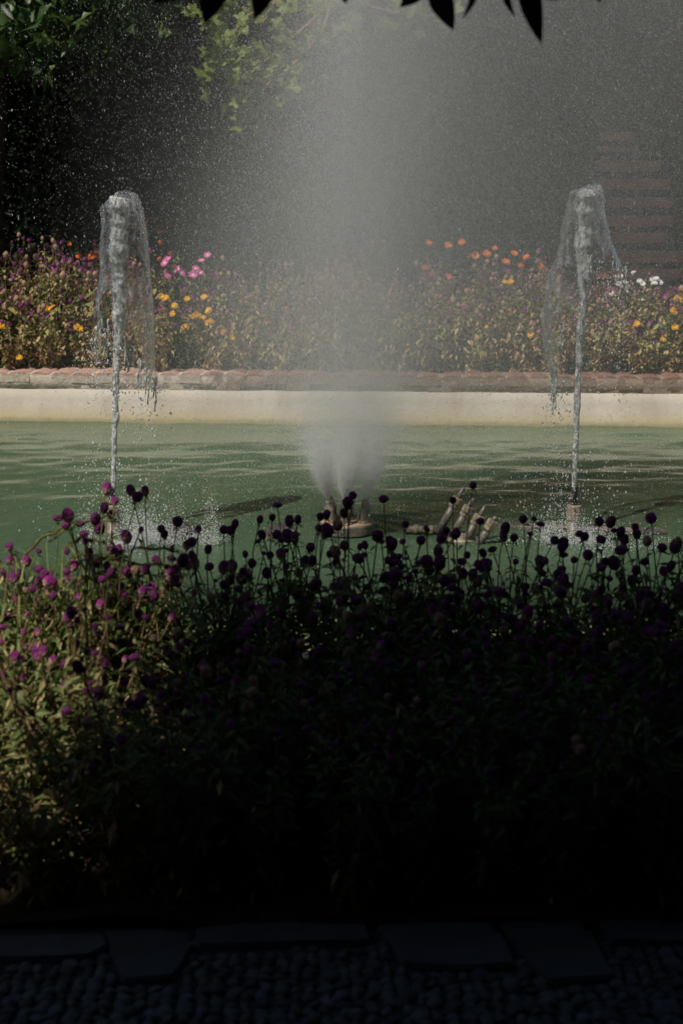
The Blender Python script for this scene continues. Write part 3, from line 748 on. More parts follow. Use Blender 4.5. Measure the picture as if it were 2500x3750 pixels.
# separate larger drops falling all round the plume
n = 90000
z = ZW + .02 + G.random(n) ** .9 * 2.3
side = G.random(n) < .52
x = cx + np.where(side, -1, 1) * np.abs(G.normal(0, 1, n)) * np.where(side, .52, .85); y = JY + G.normal(0, .40, n)
kk = (y > 3.7)
P = np.stack([x, y, z], 1)[kk]; n = len(P)
V, F = drops_np(P, G.uniform(.0003, .00075, n) * (1 + (G.random(n) < .05) * 1.2), np.stack([G.normal(-.12, .22, n), G.normal(0, .2, n)], 1), 1.7)
tag(obj('spray_drops', mesh_np('spray_drops', V, F), M['drop']), 'single bright drops falling all round the misty plume', 'spray', kind='stuff')
# splash where jets fall back
def splash(px_x, py, n, sx, hgt, label):
    c = UG(px_x, py, ZW); m_ = 26; cc = G.normal(0, 1, (m_, 2)) * np.array([[sx, sx * .7]]); wg = G.random(m_) ** 2 + .05; wg /= wg.sum(); k = G.choice(m_, n, p=wg)
    sp_ = G.uniform(.012, .05, m_)[k]; lean = G.normal(0, .6, (m_, 2))[k]; zz = np.abs(G.normal(0, 1, n)) * (G.random(m_) ** 1.5 * hgt * 1.6 + .004)[k]
    P = np.stack([c.x + cc[k, 0] + G.normal(0, 1, n) * sp_ + lean[:, 0] * zz, c.y + cc[k, 1] + G.normal(0, 1, n) * sp_ + lean[:, 1] * zz, ZW + .003 + zz], 1)
    tag(points_object('splash', P, G.uniform(.0005, .0016, n) * (1 + (G.random(n) < .04)), M['drop']), label, 'splash', kind='stuff')
splash(540, 1990, 9000, .10, .06, 'white splash on the water beside the upright nozzle in sunlight')
splash(2120, 1980, 5000, .12, .045, 'white splash on the water round the upright nozzle beside angled nozzles')

# ------------------------------------------------------------------ leaves, trees, hedge
def rot_frames(n, up_bias=.3, rng=G):
    d = rng.normal(0, 1, (n, 3)); d /= np.linalg.norm(d, axis=1)[:, None]
    nn_ = rng.normal(0, 1, (n, 3)); nn_[:, 2] += up_bias * 3
    nn_ -= d * np.sum(nn_ * d, 1)[:, None]; nn_ /= np.linalg.norm(nn_, axis=1)[:, None]
    return d, nn_
def leaves(P, D, N, L, W, fold=.25, droop=.2, rng=G):
    n = len(P); S = np.cross(D, N); L = np.broadcast_to(L, (n,))[:, None]; W = np.broadcast_to(W, (n,))[:, None]
    mid = P + D * L * .45; tip = P + D * L - N * L * droop
    a = mid + S * W * .5 + N * W * fold; b = mid - S * W * .5 + N * W * fold
    m = mid
    V = np.stack([P, a, b, tip, m], 1).reshape(-1, 3)
    F = np.array([(0, 4, 1), (0, 2, 4), (1, 4, 3), (4, 2, 3)])
    F = (F[None] + (np.arange(n) * 5)[:, None, None]).reshape(-1, 3)
    return V, F
def crown_mesh(name, clumps, n, L, W, rng, hang=0.0, shell=.55, reject=None):
    """clumps: (center, radii); leaves gathered on twiggy sub-clumps through each clump"""
    out = []; tot = sum(r[0] * r[1] + r[1] * r[2] + r[0] * r[2] for _, r in clumps)
    for c, r in clumps:
        m = int(n * (r[0] * r[1] + r[1] * r[2] + r[0] * r[2]) / tot); ns = max(6, m // 22)
        d = rng.normal(0, 1, (ns, 3)); d /= np.linalg.norm(d, axis=1)[:, None]
        s = (shell + (1 - shell) * rng.random(ns) ** .5)[:, None]
        sc = np.array(c)[None] + d * s * np.array(r)[None]
        k = rng.integers(0, ns, m)
        out.append(sc[k] + rng.normal(0, 1, (m, 3)) * np.array([[.14, .14, .10]]) * min(1, max(r)))
    P = np.concatenate(out)
    if reject is not None: P = P[~reject(P)]
    D, N = rot_frames(len(P), .4, rng)
    D[:, 2] -= hang; D /= np.linalg.norm(D, axis=1)[:, None]
    N -= D * np.sum(N * D, 1)[:, None]; N /= np.linalg.norm(N, axis=1)[:, None]
    V, F = leaves(P, D, N, L * rng.uniform(.6, 1.25, len(P)), W * rng.uniform(.7, 1.2, len(P)), rng=rng)
    return mesh_np(name, V, F)
def tree(label, base, trunk_pts, trunk_r, limbs, clumps, n, L, W, mat, seed, hang=.3, reject=None, group=None, cat='tree', name='leafy_tree'):
    rng = np.random.default_rng(seed); t = empty(name, base); tag(t, label, cat, group)
    b = Vector(base)
    obj('trunk', MB().tube([Vector(p) - b for p in trunk_pts], trunk_r, 12).mesh('trunk'), M['bark'], t)
    for lp, lr in limbs: obj('limb', MB().tube([Vector(p) - b for p in lp], lr, 8).mesh('limb'), M['bark'], t)
    cm = crown_mesh('crown', clumps, n, L, W, rng, hang, reject=reject)
    o = obj('crown', cm, mat, t); o.location = -b
    return t

# the shade tree over the camera; its shadow leaves the pool and a patch of the bed in sunlight
def lit_zone(P):
    s = (P[:, 2] - .50) / SUN.z; gx = P[:, 0] - SUN.x * s; gy = P[:, 1] - SUN.y * s
    edge = 3.42 + .05 * np.sin(gx * 7) + .03 * np.sin(gx * 17 + 1)
    left = -.29 - .14 * np.clip(3.4 - gy, 0, 3) + .05 * np.sin(gy * 15)
    low = P[:, 2] < (1.36 + .135 * np.maximum(P[:, 1], 0) + .12)       # stays above the view
    return (gy > edge) | ((gx < left) & (gy > 2.42 + .05 * np.sin(gx * 19)) & (RNG.random(len(P)) < .97)) | ((gx < -.67 + .02 * np.sin(gy * 31)) & (gy > 2.22) & (RNG.random(len(P)) < .85)) | (low & (P[:, 1] > .3))
shade = tree('dark overhanging shade tree whose pointed leaves hang into the top of view', (-1.6, -1.6, 0),
             [(-1.6, -1.6, 0), (-1.55, -1.5, .9), (-1.4, -1.3, 1.8), (-1.1, -1.0, 2.6)], [.17, .14, .12, .10],
             [([(-1.1, -1.0, 2.6), (-.4, .2, 2.8), (.4, 1.4, 2.6), (.9, 2.1, 2.35)], [.08, .06, .04, .015]),
              ([(-1.3, -1.2, 2.2), (.4, -.6, 2.9), (1.6, .6, 3.0)], [.08, .05, .02])],
             [((.3, .9, 2.75), (1.9, 2.2, .75)), ((1.9, 1.2, 2.8), (1.6, 2.0, .8)), ((.2, .2, 3.6), (2.6, 2.8, .8)), ((.9, 1.7, 2.35), (1.6, 1.1, .45)), ((-1.5, -.6, 3.0), (1.6, 1.6, .9)), ((2.9, 1.6, 2.4), (1.1, 1.6, 1.2)), ((1.0, -2.2, 3.0), (2.2, 1.6, 1.4)), ((-.6, .9, 2.6), (1.5, 1.1, .5)), ((-1.9, .9, 3.0), (1.2, 1.4, .8)), ((.2, 1.0, 2.3), (1.8, 1.0, .5))],
             95000, .17, .085, M['leaf_canopy'], 5, .5, lit_zone, name='shade_tree')
def leaf_mesh(L, W, bend, n=8):
    v = []; f = []
    for i in range(n + 1):
        t = i / n; w = W * .5 * (math.sin(math.pi * min(1, t ** .75)) ** .85) * (1 - .25 * t) + .0004
        c = Vector((bend * t * t, .006 * math.sin(t * 3), -L * t))
        v += [c + Vector((-w, w * .35, 0)), c, c + Vector((w, w * .35, 0))]
    for i in range(n):
        for k in range(2): f.append((i * 3 + k, i * 3 + k + 1, (i + 1) * 3 + k + 1, (i + 1) * 3 + k))
    return MB().add(v, f).mesh('leaf')
sb = Vector(shade.location)
for (px, py, tx, ty, w, Yd, bend) in ((1590, -60, 1628, 118, .040, 2.25, .012), (1925, -110, 1957, 166, .036, 2.2, .01), (1745, -70, 1718, 72, .012, 2.2, -.012), (1850, -60, 1872, 62, .014, 2.3, .008),
                                      (1530, -40, 1512, 38, .03, 2.3, -.02), (790, -110, 772, 95, .042, 2.0, -.008), (958, -80, 945, 72, .034, 2.05, -.004), (1985, -50, 2000, 14, .02, 2.3, .02), (2190, -60, 2195, 8, .02, 2.3, .0), (640, -90, 610, 30, .04, 2.0, -.02), (1270, -60, 1265, 12, .02, 2.2, 0)):
    a = U(px, py, Yd); b = U(tx, ty, Yd); L = (b - a).length; d = (b - a)
    obj('leaf', leaf_mesh(L, w, bend), M['leaf_canopy'], shade, a - sb, (random.uniform(-.15, .15), math.atan2(-d.x, -d.z) if False else -math.atan2(d.x, -d.z), random.uniform(-.3, .3)))
tw = [U(600, -95, 2.0), U(800, -112, 2.0), U(1000, -90, 2.05), U(1300, -75, 2.15), U(1600, -66, 2.22), U(1930, -112, 2.2), U(2200, -70, 2.3)]
obj('twig', MB().tube([p - sb for p in tw] + [U(2500, -170, 2.4) - sb], .004, 6).mesh('twig'), M['bark'], shade)

# trees beyond the raised bed
tree('broad dark tree with glossy leaves hanging over the sunny magenta flowers', (-2.55, 10.2, 0), [(-2.55, 10.2, 0), (-2.5, 10.15, 1.2), (-2.35, 10.1, 2.6), (-2.2, 10.1, 3.6)], [.17, .14, .12, .08],
     [([(-2.4, 10.1, 2.3), (-1.5, 9.6, 2.9), (-.8, 9.3, 3.2)], [.06, .04, .015]), ([(-2.4, 10.1, 2.4), (-2.3, 9.2, 2.75), (-1.9, 8.4, 2.75), (-1.5, 7.9, 2.66)], [.05, .035, .02, .008])],
     [((-2.2, 9.6, 3.5), (1.7, 1.5, 1.05)), ((-1.2, 9.3, 3.1), (1.0, .8, .65)), ((-2.1, 8.6, 2.76), (1.0, .6, .50)), ((-1.5, 11, 3.2), (1.8, 1.4, 1.2)), ((-2.2, 9.7, 4.3), (1.8, 1.1, .9)), ((-1.65, 7.9, 2.42), (.95, .28, .36)), ((-4.3, 10.6, 4.0), (1.6, 1.6, 1.5)), ((-4.4, 9.0, 3.6), (1.3, 1.3, 1.3)), ((-.7, 9.4, 3.7), (1.2, 1.0, .8))], 60000, .12, .06, M['leaf_tree'], 21, .7, group='trees beyond the raised bed')  # out-of-view clumps at far left added to keep sun off the hedge
tree('dark tree standing behind the spray plume', (.5, 11.6, 0), [(.5, 11.6, 0), (.55, 11.6, 1.5), (.5, 11.5, 3.2), (.4, 11.4, 4.2)], [.18, .15, .12, .07],
     [([(.5, 11.5, 2.9), (1.3, 11, 3.4), (1.9, 10.6, 3.6)], [.06, .04, .015])],
     [((.4, 10.6, 3.9), (1.6, 1.3, 1.2)), ((1.5, 10.1, 3.7), (1.5, 1.0, .95)), ((.2, 9.4, 3.6), (1.3, .8, .75)), ((1.4, 9.2, 4.1), (1.5, .9, .9))], 40000, .13, .07, M['leaf_tree'], 22, .6, group='trees beyond the raised bed')
tree('dark tree rising behind the red slatted screen', (3.3, 12.0, 0), [(3.3, 12, 0), (3.3, 12, 1.6), (3.2, 11.9, 3.2), (3.1, 11.8, 4.2)], [.18, .15, .12, .07],
     [([(3.2, 11.9, 2.9), (2.4, 11.4, 3.5), (1.8, 11, 3.8)], [.06, .04, .015])],
     [((3.1, 10.9, 4.0), (1.7, 1.4, 1.2)), ((2.4, 10.0, 3.7), (1.3, 1.0, .9)), ((3.3, 9.4, 3.6), (1.3, 1.0, .9)), ((2.7, 11.5, 4.9), (1.8, 1.4, 1.0))], 40000, .13, .07, M['leaf_tree'], 23, .6, group='trees beyond the raised bed')
# dark evergreen hedge closing the garden, plus an added wall blocking sky gaps
def hedge(label, x0, x1, y0, y1, h, n, seed):
    rng = np.random.default_rng(seed); t = empty('evergreen_hedge', ((x0 + x1) / 2, (y0 + y1) / 2, 0)); tag(t, label, 'hedge', 'dark evergreen hedges')
    P = rng.random((n, 3)) * np.array([[x1 - x0, y1 - y0, h]]) + np.array([[x0, y0, 0]]); D, N = rot_frames(n, .3, rng)
    V, F = leaves(P, D, N, .13 * rng.uniform(.6, 1.2, n), .07, rng=rng)
    o = obj('foliage', mesh_np('foliage', V, F), M['hedge'], t); o.location = -t.location
    for k in range(max(2, int((x1 - x0) / 1.2))):
        px_ = x0 + .5 + k * 1.2; obj('trunk', MB().tube([(px_, (y0 + y1) / 2, 0), (px_ + .05, (y0 + y1) / 2, h * .5), (px_, (y0 + y1) / 2 + .05, h * .9)], [.05, .04, .02], 7).mesh('trunk'), M['bark'], t, -t.location)
hedge('tall dark evergreen hedge closing the garden behind the flower bed', -5, 5, 12.2, 13.2, 4.6, 80000, 31)
gw = obj('sky_block_wall', MB().box(-9, 9, 13.6, 13.9, -.05, 6.5).mesh('sky_block_wall', False), mat_plain('wall_earth', (.06, .05, .04), (.10, .08, .06), 3, .95, .1, .5)); tag(gw, 'high dark wall added behind the evergreen hedge to block stray sky', 'wall')
sc_ = M['hedge']
# unseen hedges added beside and behind the viewer to darken the front bed
def shade_hedge(label, x0, x1, y0, y1, h, n, seed):
    rng = np.random.default_rng(seed); t = empty('evergreen_hedge', ((x0 + x1) / 2, (y0 + y1) / 2, 0)); tag(t, label, 'hedge', 'dark evergreen hedges')
    P = rng.random((n, 3)) * np.array([[x1 - x0, y1 - y0, h]]) + np.array([[x0, y0, 0]]); D, N = rot_frames(n, .3, rng)
    V, F = leaves(P, D, N, .17 * rng.uniform(.6, 1.2, n), .10, rng=rng)
    o = obj('foliage', mesh_np('foliage', V, F), M['hedge'], t); o.location = -t.location
    obj('trunk', MB().tube([((x0 + x1) / 2, (y0 + y1) / 2, 0), ((x0 + x1) / 2, (y0 + y1) / 2, h * .8)], [.06, .03], 7).mesh('trunk'), M['bark'], t, -t.location)
shade_hedge('unseen hedge added to block skylight on the side with sunlit flowers', -3.6, -2.9, -4, 2.9, 2.2, 14000, 32)
shade_hedge('unseen hedge added to block skylight on the deeply shaded side', 2.6, 3.4, -4, 3.4, 3.4, 20000, 33)
shade_hedge('unseen hedge added to block skylight behind the viewer', -3.6, 3.4, -4.6, -3.9, 3.2, 18000, 34)

# red slatted screen among the trees
SY = 9.9
s0 = U(2300, 1000, SY); scr = empty('slatted_screen', (s0.x, SY, .34)); tag(scr, 'red-brown slatted timber screen with staggered ends behind the white flowers', 'screen')
for (y0, y1, xa, xb) in ((482, 515, 2196, 2322), (533, 556, 2186, 2336), (586, 626, 2176, 2416), (655, 692, 2168, 2452), (722, 758, 2168, 2464), (788, 828, 2168, 2464), (853, 890, 2168, 2440), (918, 960, 2168, 2560), (984, 1022, 2168, 2560), (1050, 1088, 2168, 2560)):
    a = U(xa, y1, SY); b = U(xb, y0, SY)
    me = MB().box(-(b.x - a.x) / 2, (b.x - a.x) / 2, -.012, .012, -(b.z - a.z) / 2, (b.z - a.z) / 2).mesh('plank', False)
    o = obj('plank', me, M['plank'], scr, Vector(((a.x + b.x) / 2, SY, (a.z + b.z) / 2)) - scr.location); bv = o.modifiers.new('b', 'BEVEL'); bv.width = .004
for xp in (2200, 2310, 2420):
    a = U(xp, 1000, SY + .04); obj('post', MB().box(-.03, .03, 0, .05, -.3, U(xp, 500 if xp < 2350 else 600, SY).z - .34).mesh('post', False), M['bark'], scr, (a.x - scr.location.x, .014, 0))

# climbing vine spray with lobed leaves, hanging behind the plume
def lobed(seed):
    rr = random.Random(seed); n = 20; v = [(0, 0, .0)]; 
    for k in range(n):
        a = 2 * math.pi * k / n; lob = .62 + .38 * abs(math.cos(2.5 * a)) ** .8
        if abs(a - math.pi) < .35: lob = .35
        rr_ = lob * rr.uniform(.9, 1.1); v.append((math.cos(a) * rr_, math.sin(a) * rr_, .16 * math.sin(a * 2 + seed) * rr_ - .12 * rr_))
    f = [(0, 1 + k, 1 + (k + 1) % n) for k in range(n)]
    me = MB().add(v, f).mesh('leaf', False); me.materials.append(M['leaf_vine']); return me
lob = [lobed(s) for s in range(4)]
VY = 7.9
v0 = U(1000, -60, VY); vine = empty('climbing_vine', v0); tag(vine, 'climbing vine with sunlit lobed leaves hanging behind the spray plume', 'vine')
branches = [[(1250, -120), (1050, -20), (900, 60), (820, 170), (790, 230)], [(1250, -120), (1180, 40), (1080, 130), (1000, 200), (900, 260), (850, 330)], [(1250, -100), (1180, 120), (1050, 260), (930, 340), (880, 440)],
            [(1250, -110), (1350, 20), (1500, 60), (1650, 50)], [(1250, -110), (1000, -60), (820, 0), (760, 60)], [(1250, -120), (1150, -20), (1000, 40), (930, 110)]]
for bi, br in enumerate(branches):
    w = [U(a, b, VY + .12 * bi) for a, b in br]
    obj('branch', MB().tube([p - v0 for p in w], [.012 - .002 * i for i in range(len(w))], 6).mesh('branch'), M['stem_dry'], vine)
    for k in range(36 if bi != 3 else 20):
        t = random.random() ** .8 * (len(w) - 1.01); i_ = int(t); p = w[i_].lerp(w[i_ + 1], t - i_) + Vector((random.gauss(0, .07), random.gauss(0, .08), random.gauss(-.03, .06)))
        obj('leaf', lob[k % 4], None, vine, p - v0, (random.gauss(1.0, .45), random.gauss(0, .4), random.uniform(-.5, .5)), random.uniform(.034, .066))

# ------------------------------------------------------------------ flowers
def head_mesh(name, mat, nu, nv, tall=1.0, spike=.10, seed=0):
    """globe flower head: overlapping papery bracts on a ball"""
    rr = random.Random(seed); v = [(0, 0, -.95 * tall)]; f = []
    for j in range(1, nv):
        ph = math.pi * j / nv; off_ = (j % 2) * .5
        for k in range(nu):
            th = 2 * math.pi * (k + off_) / nu; r = 1 + rr.uniform(-spike, spike)
            v.append((math.sin(ph) * math.cos(th) * r, math.sin(ph) * math.sin(th) * r, -math.cos(ph) * r * tall))
    v.append((0, 0, tall)); top = len(v) - 1
    for k in range(nu): f.append((0, 1 + (k + 1) % nu, 1 + k)); f.append((top, 1 + (nv - 2) * nu + k, 1 + (nv - 2) * nu + (k + 1) % nu))
    for j in range(nv - 2):
        for k in range(nu):
            a, b = 1 + j * nu + k, 1 + j * nu + (k + 1) % nu; c, d = a + nu, b + nu
            f += [(a, b, d), (a, d, c)]
    me = MB().add(v, f).mesh(name, False); me.materials.append(mat); return me
H_near = [head_mesh('flower_head', M['head'], 22, 15, 1.0, .10, 1), head_mesh('flower_head', M['head'], 22, 16, 1.25, .10, 2), head_mesh('flower_head', M['head'], 22, 14, .8, .1, 3), head_mesh('flower_head', M['head_fade'], 22, 16, 1.3, .1, 4), head_mesh('flower_head', M['head_dry'], 20, 14, 1.15, .14, 5), head_mesh('flower_head', M['head'], 18, 12, .55, .16, 6)]
H_far = [head_mesh('flower_head', M['head'], 9, 6, 1.0, .08, 1), head_mesh('flower_head', M['head'], 9, 6, .85, .08, 2), head_mesh('flower_head', M['head_fade'], 9, 6, 1.2, .08, 3), head_mesh('flower_head', M['head_dry'], 9, 6, 1.35, .08, 4)]

def globe_variant(seed, h, spread, nstem, leaf_n, L, W, green, dry_frac, nb, sides=5):
    """returns meshes (stems, foliage, dry) and head spots (pos, dir)"""
    rng = np.random.default_rng(seed); rr = random.Random(seed); st = MB(); heads = []; LP = []; LD = []; LN = []; LL = []
    for s in range(nstem):
        a = rr.uniform(0, 6.28); sp = spread * rr.uniform(.25, 1); hh = h * rr.uniform(.72, 1.0)
        end = Vector((math.cos(a) * sp, math.sin(a) * sp, hh * .68)); mid = Vector((end.x * .35, end.y * .35, hh * .36)) + Vector((rr.gauss(0, .012), rr.gauss(0, .012), 0))
        pts = [Vector((math.cos(a) * .008, math.sin(a) * .008, -.02)), mid, end]; st.tube(pts, [.0032, .0026, .002], sides)
        for b in range(rr.randint(*nb)):
            t0 = rr.uniform(.55, 1.0); base = mid.lerp(end, t0); a2 = a + rr.gauss(0, 1.0); top = Vector((base.x + math.cos(a2) * rr.uniform(.02, .09), base.y + math.sin(a2) * rr.uniform(.02, .09), hh * rr.uniform(.86, 1.08)))
            bend = base.lerp(top, .5) + Vector((rr.gauss(0, .012), rr.gauss(0, .012), -.01)); st.tube([base, bend, top], [.0018, .0015, .0013], sides, False)
            heads.append((top, (top - bend).normalized()))
            for q in (.12, .25, .38, .5, .64, .98):
                p = base.lerp(top, q) if q < .9 else top - (top - bend).normalized() * .012
                for sgn in (0, math.pi):
                    aa = rr.uniform(0, 6.28) + sgn; LP.append(p); LD.append(Vector((math.cos(aa), math.sin(aa), rr.uniform(-.5, .4)))); LL.append(.45 if q > .9 else 1.05 - .6 * q)
        for q in range(leaf_n):
            t = rr.random(); p = (pts[0].lerp(mid, t * 2) if t < .5 else mid.lerp(end, t * 2 - 1)) + Vector((rr.gauss(0, .02), rr.gauss(0, .02), rr.gauss(0, .015)))
            aa = rr.uniform(0, 6.28); LP.append(p); LD.append(Vector((math.cos(aa), math.sin(aa), rr.uniform(-.6, .5)))); LL.append(rr.uniform(.6, 1.15))
    n = len(LP); P = np.array([tuple(p) for p in LP]); P[:, 2] = np.maximum(P[:, 2], .01)
    D = np.array([tuple(d.normalized()) for d in LD]); N = np.tile(np.array([[0, 0, 1.]]), (n, 1)) + rng.normal(0, .35, (n, 3))
    N -= D * np.sum(N * D, 1)[:, None]; N /= np.linalg.norm(N, axis=1)[:, None]; LLn = np.array(LL)
    # lower leaves dry off first
    dry = rng.random(n) < dry_frac * np.clip(1.5 - 1.1 * P[:, 2] / h, .15, 1.3)
    D2 = D.copy(); D2[dry, 2] -= 1.1; D2 /= np.linalg.norm(D2, axis=1)[:, None]; N2 = N - D2 * np.sum(N * D2, 1)[:, None]; N2 /= np.linalg.norm(N2, axis=1)[:, None] + 1e-9
    g = ~dry
    fol = mesh_np('foliage', *leaves(P[g], D[g], N[g], L * LLn[g], W * LLn[g], .2, .25)); fol.materials.append(green)
    dm = None
    if dry.sum() > 3:
        dm = mesh_np('dry_leaves', *leaves(P[dry], D2[dry], N2[dry], L * .8 * LLn[dry], W * .75 * LLn[dry], .45, -.15)); dm.materials.append(M['leaf_dry'])
    sm = st.mesh('stems'); sm.materials.append(M['stem'] if dry_frac < .3 else M['stem_dry'])
    return sm, fol, dm, heads
def place_globe(name, var, loc, rz, sc, label, group, heads_me, hs, pick, extra=None):
    sm, fol, dm, heads = var
    t = empty(name, loc, rz, sc); tag(t, label, 'flower plant', group)
    tag(obj('stems', sm, None, t), kind='stuff'); tag(obj('foliage', fol, None, t), kind='stuff')
    if dm: tag(obj('dry_leaves', dm, None, t), kind='stuff')
    for p, d in heads:
        me = heads_me[pick()]; s = hs * random.uniform(.55, 1.22)
        obj('flower_head', me, None, t, p + d * s * .5, d.to_track_quat('Z', 'Y').to_euler(), s)
    return t

# ---- front bed
near_var = [globe_variant(100 + s, .45, .13, 8, 44, .052, .016, M['leaf'], .12, (1, 2)) for s in range(8)]
lit_var = [globe_variant(130 + s, .45, .13, 8, 44, .055, .015, M['leaf_pale_sunlit'], .40, (1, 2)) for s in range(5)]
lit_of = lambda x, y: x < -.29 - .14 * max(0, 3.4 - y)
ORD = 'first second third fourth fifth sixth seventh eighth ninth tenth eleventh twelfth thirteenth fourteenth fifteenth sixteenth seventeenth eighteenth nineteenth twentieth twenty-first twenty-second twenty-third twenty-fourth'.split()
front = []
ypos = [2.50, 2.66, 2.82, 2.97, 3.10, 3.21]
for ri, y in enumerate(ypos):
    half = .245 * y + .10; n = int(2 * half / .135)
    for k in range(n + 1):
        x = -half + 2 * half * k / n + random.uniform(-.03, .03) + (.06 if ri % 2 else 0); yy_ = y + random.uniform(-.035, .035)
        front.append((x, yy_, ri))
rowname = ['the row at the stone path', 'the second row from the path', 'the third row from the path', 'the third row from the pool', 'the second row from the pool', 'the row against the pool kerb']
front.sort(key=lambda q: (q[2], q[0])); front_objs = []; cnt = {}
for i_, (x, y, ri) in enumerate(front):
    hscale = 1.02 - .13 * math.exp(-((1250 + x / y * FPX - 850) / 160) ** 2) + random.uniform(-.08, .10) + (.06 if ri >= 4 else 0) + random.uniform(-.06, .08) - (.12 if ri == 0 else .04 if ri == 1 else 0) + (.09 if ri >= 4 else .05 if ri == 3 else 0)
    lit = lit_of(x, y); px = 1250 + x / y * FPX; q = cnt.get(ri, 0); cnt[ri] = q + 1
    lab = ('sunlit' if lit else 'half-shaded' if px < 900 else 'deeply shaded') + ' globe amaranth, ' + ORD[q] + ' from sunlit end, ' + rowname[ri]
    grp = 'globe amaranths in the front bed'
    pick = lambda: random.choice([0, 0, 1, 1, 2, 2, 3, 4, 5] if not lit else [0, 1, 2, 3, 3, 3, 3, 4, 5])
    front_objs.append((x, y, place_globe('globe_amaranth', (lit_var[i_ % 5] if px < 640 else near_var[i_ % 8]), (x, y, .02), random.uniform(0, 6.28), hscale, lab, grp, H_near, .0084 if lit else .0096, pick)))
# the heads that stand clear against the water, each on its own stalk
hero = [(333,1128),(300,1126),(240,1166),(263,1152),(316,1141),(133,1190),(152,1205),(185,1204),(219,1192),(228,1212),(408,1198),(370,1215),(378,1228),(290,1233),(540,1203),(514,1217),(530,1218),(597,1193),(625,1188),(637,1160),(684,1193),
        (593,1243),(647,1240),(735,1187),(750,1182),(798,1155),(810,1138),(881,1146),(733,1213),(790,1178),(931,1205),(876,1244),(791,1253),(713,1257),(521,1297),(966,1241),(980,1216),(1025,1218),(1006,1266),(1040,1149),(1086,1115),
        (1160,1213),(1201,1192),(1241,1204),(1217,1226),(1273,1241),(1376,1198),(1402,1199),(1330,1226),(1342,1232),(1462,1227),(1318,1286),(1435,1237),(1425,1222),(1520,1257),(1555,1250),(1288,1258),(1180,1235),(1130,1262),(1060,1290),
        (905,1290),(835,1275),(770,1290),(700,1290),(657,1300),(620,1275),(555,1328),(478,1262),(440,1245),(420,1287),(360,1288),(330,1310),(1240,1290),(1390,1290),(1480,1290),(1540,1300),(1460,1310),(1110,1310),(985,1310),(1350,1275),
        (40,1318),(88,1265),(60,1290),(110,1335),(170,1300),(205,1270),(85,1382),(115,1412),(20,1418),(185,1420),(245,1300),(350,1350),(290,1372),(262,1268)]
for k, (a, b) in enumerate(hero):
    py = b * 1.5944; Yh = random.uniform(3.02, 3.24); h = U(a * 1.5944, py, Yh)
    j = min(range(len(front_objs)), key=lambda q: (front_objs[q][0] - h.x) ** 2 + (front_objs[q][1] - Yh) ** 2 + random.uniform(0, .008))
    t = front_objs[j][2]; sc = t.scale[0]; inv = Euler((0, 0, -t.rotation_euler.z)).to_matrix()
    loc = lambda p: (inv @ (p - t.location)) / sc
    base = Vector((front_objs[j][0] + random.uniform(-.02, .02), front_objs[j][1], .24)); mid = base.lerp(h, .55) + Vector((random.gauss(0, .040), random.gauss(0, .02), -.008))
    qb = [base * (1 - u) ** 2 + mid * 2 * u * (1 - u) + h * u * u for u in (0, .2, .4, .6, .8, 1)]
    obj('flower_stalk', MB().tube([loc(w_) for w_ in qb], [.0022 / sc, .002 / sc, .0018 / sc, .0016 / sc, .0015 / sc, .0014 / sc], 6).mesh('flower_stalk'), M['stem'], t)
    d = (loc(h) - loc(mid)).normalized(); s = random.uniform(.0078, .0128) / sc
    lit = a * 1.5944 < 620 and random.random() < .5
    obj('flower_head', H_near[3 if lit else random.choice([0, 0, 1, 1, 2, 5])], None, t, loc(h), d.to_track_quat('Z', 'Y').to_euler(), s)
    if k % 4 < 3:
        P = np.array([tuple(loc(h) - d * .012 / sc), tuple(loc(h) - d * .012 / sc), tuple(loc(mid)), tuple(loc(mid)), tuple(loc(mid.lerp(base, .45))), tuple(loc(mid.lerp(base, .45))), tuple(loc(mid.lerp(h, .35))), tuple(loc(mid.lerp(h, .35)))]); aa = random.uniform(0, 6.3)
        D = np.array([(math.cos(aa), math.sin(aa), -.2), (-math.cos(aa), -math.sin(aa), -.2), (math.cos(aa + 1), math.sin(aa + 1), .3), (-math.cos(aa + 1), -math.sin(aa + 1), .1), (math.cos(aa), math.sin(aa), .4), (-math.cos(aa), -math.sin(aa), .5), (math.sin(aa), math.cos(aa), .2), (-math.sin(aa), -math.cos(aa), 0)]); N = np.tile([[0, 0, 1.]], (8, 1))
        o = obj('bract', mesh_np('bract', *leaves(P[:2], D[:2], N[:2], .016 / sc, .008 / sc)), M['leaf'], t)
        tag(obj('stalk_leaves', mesh_np('stalk_leaves', *leaves(P[2:], D[2:], N[2:], np.array([.045, .045, .06, .06, .03, .03]) / sc, np.array([.015, .015, .02, .02, .01, .01]) / sc)), M['leaf'], t), kind='stuff')
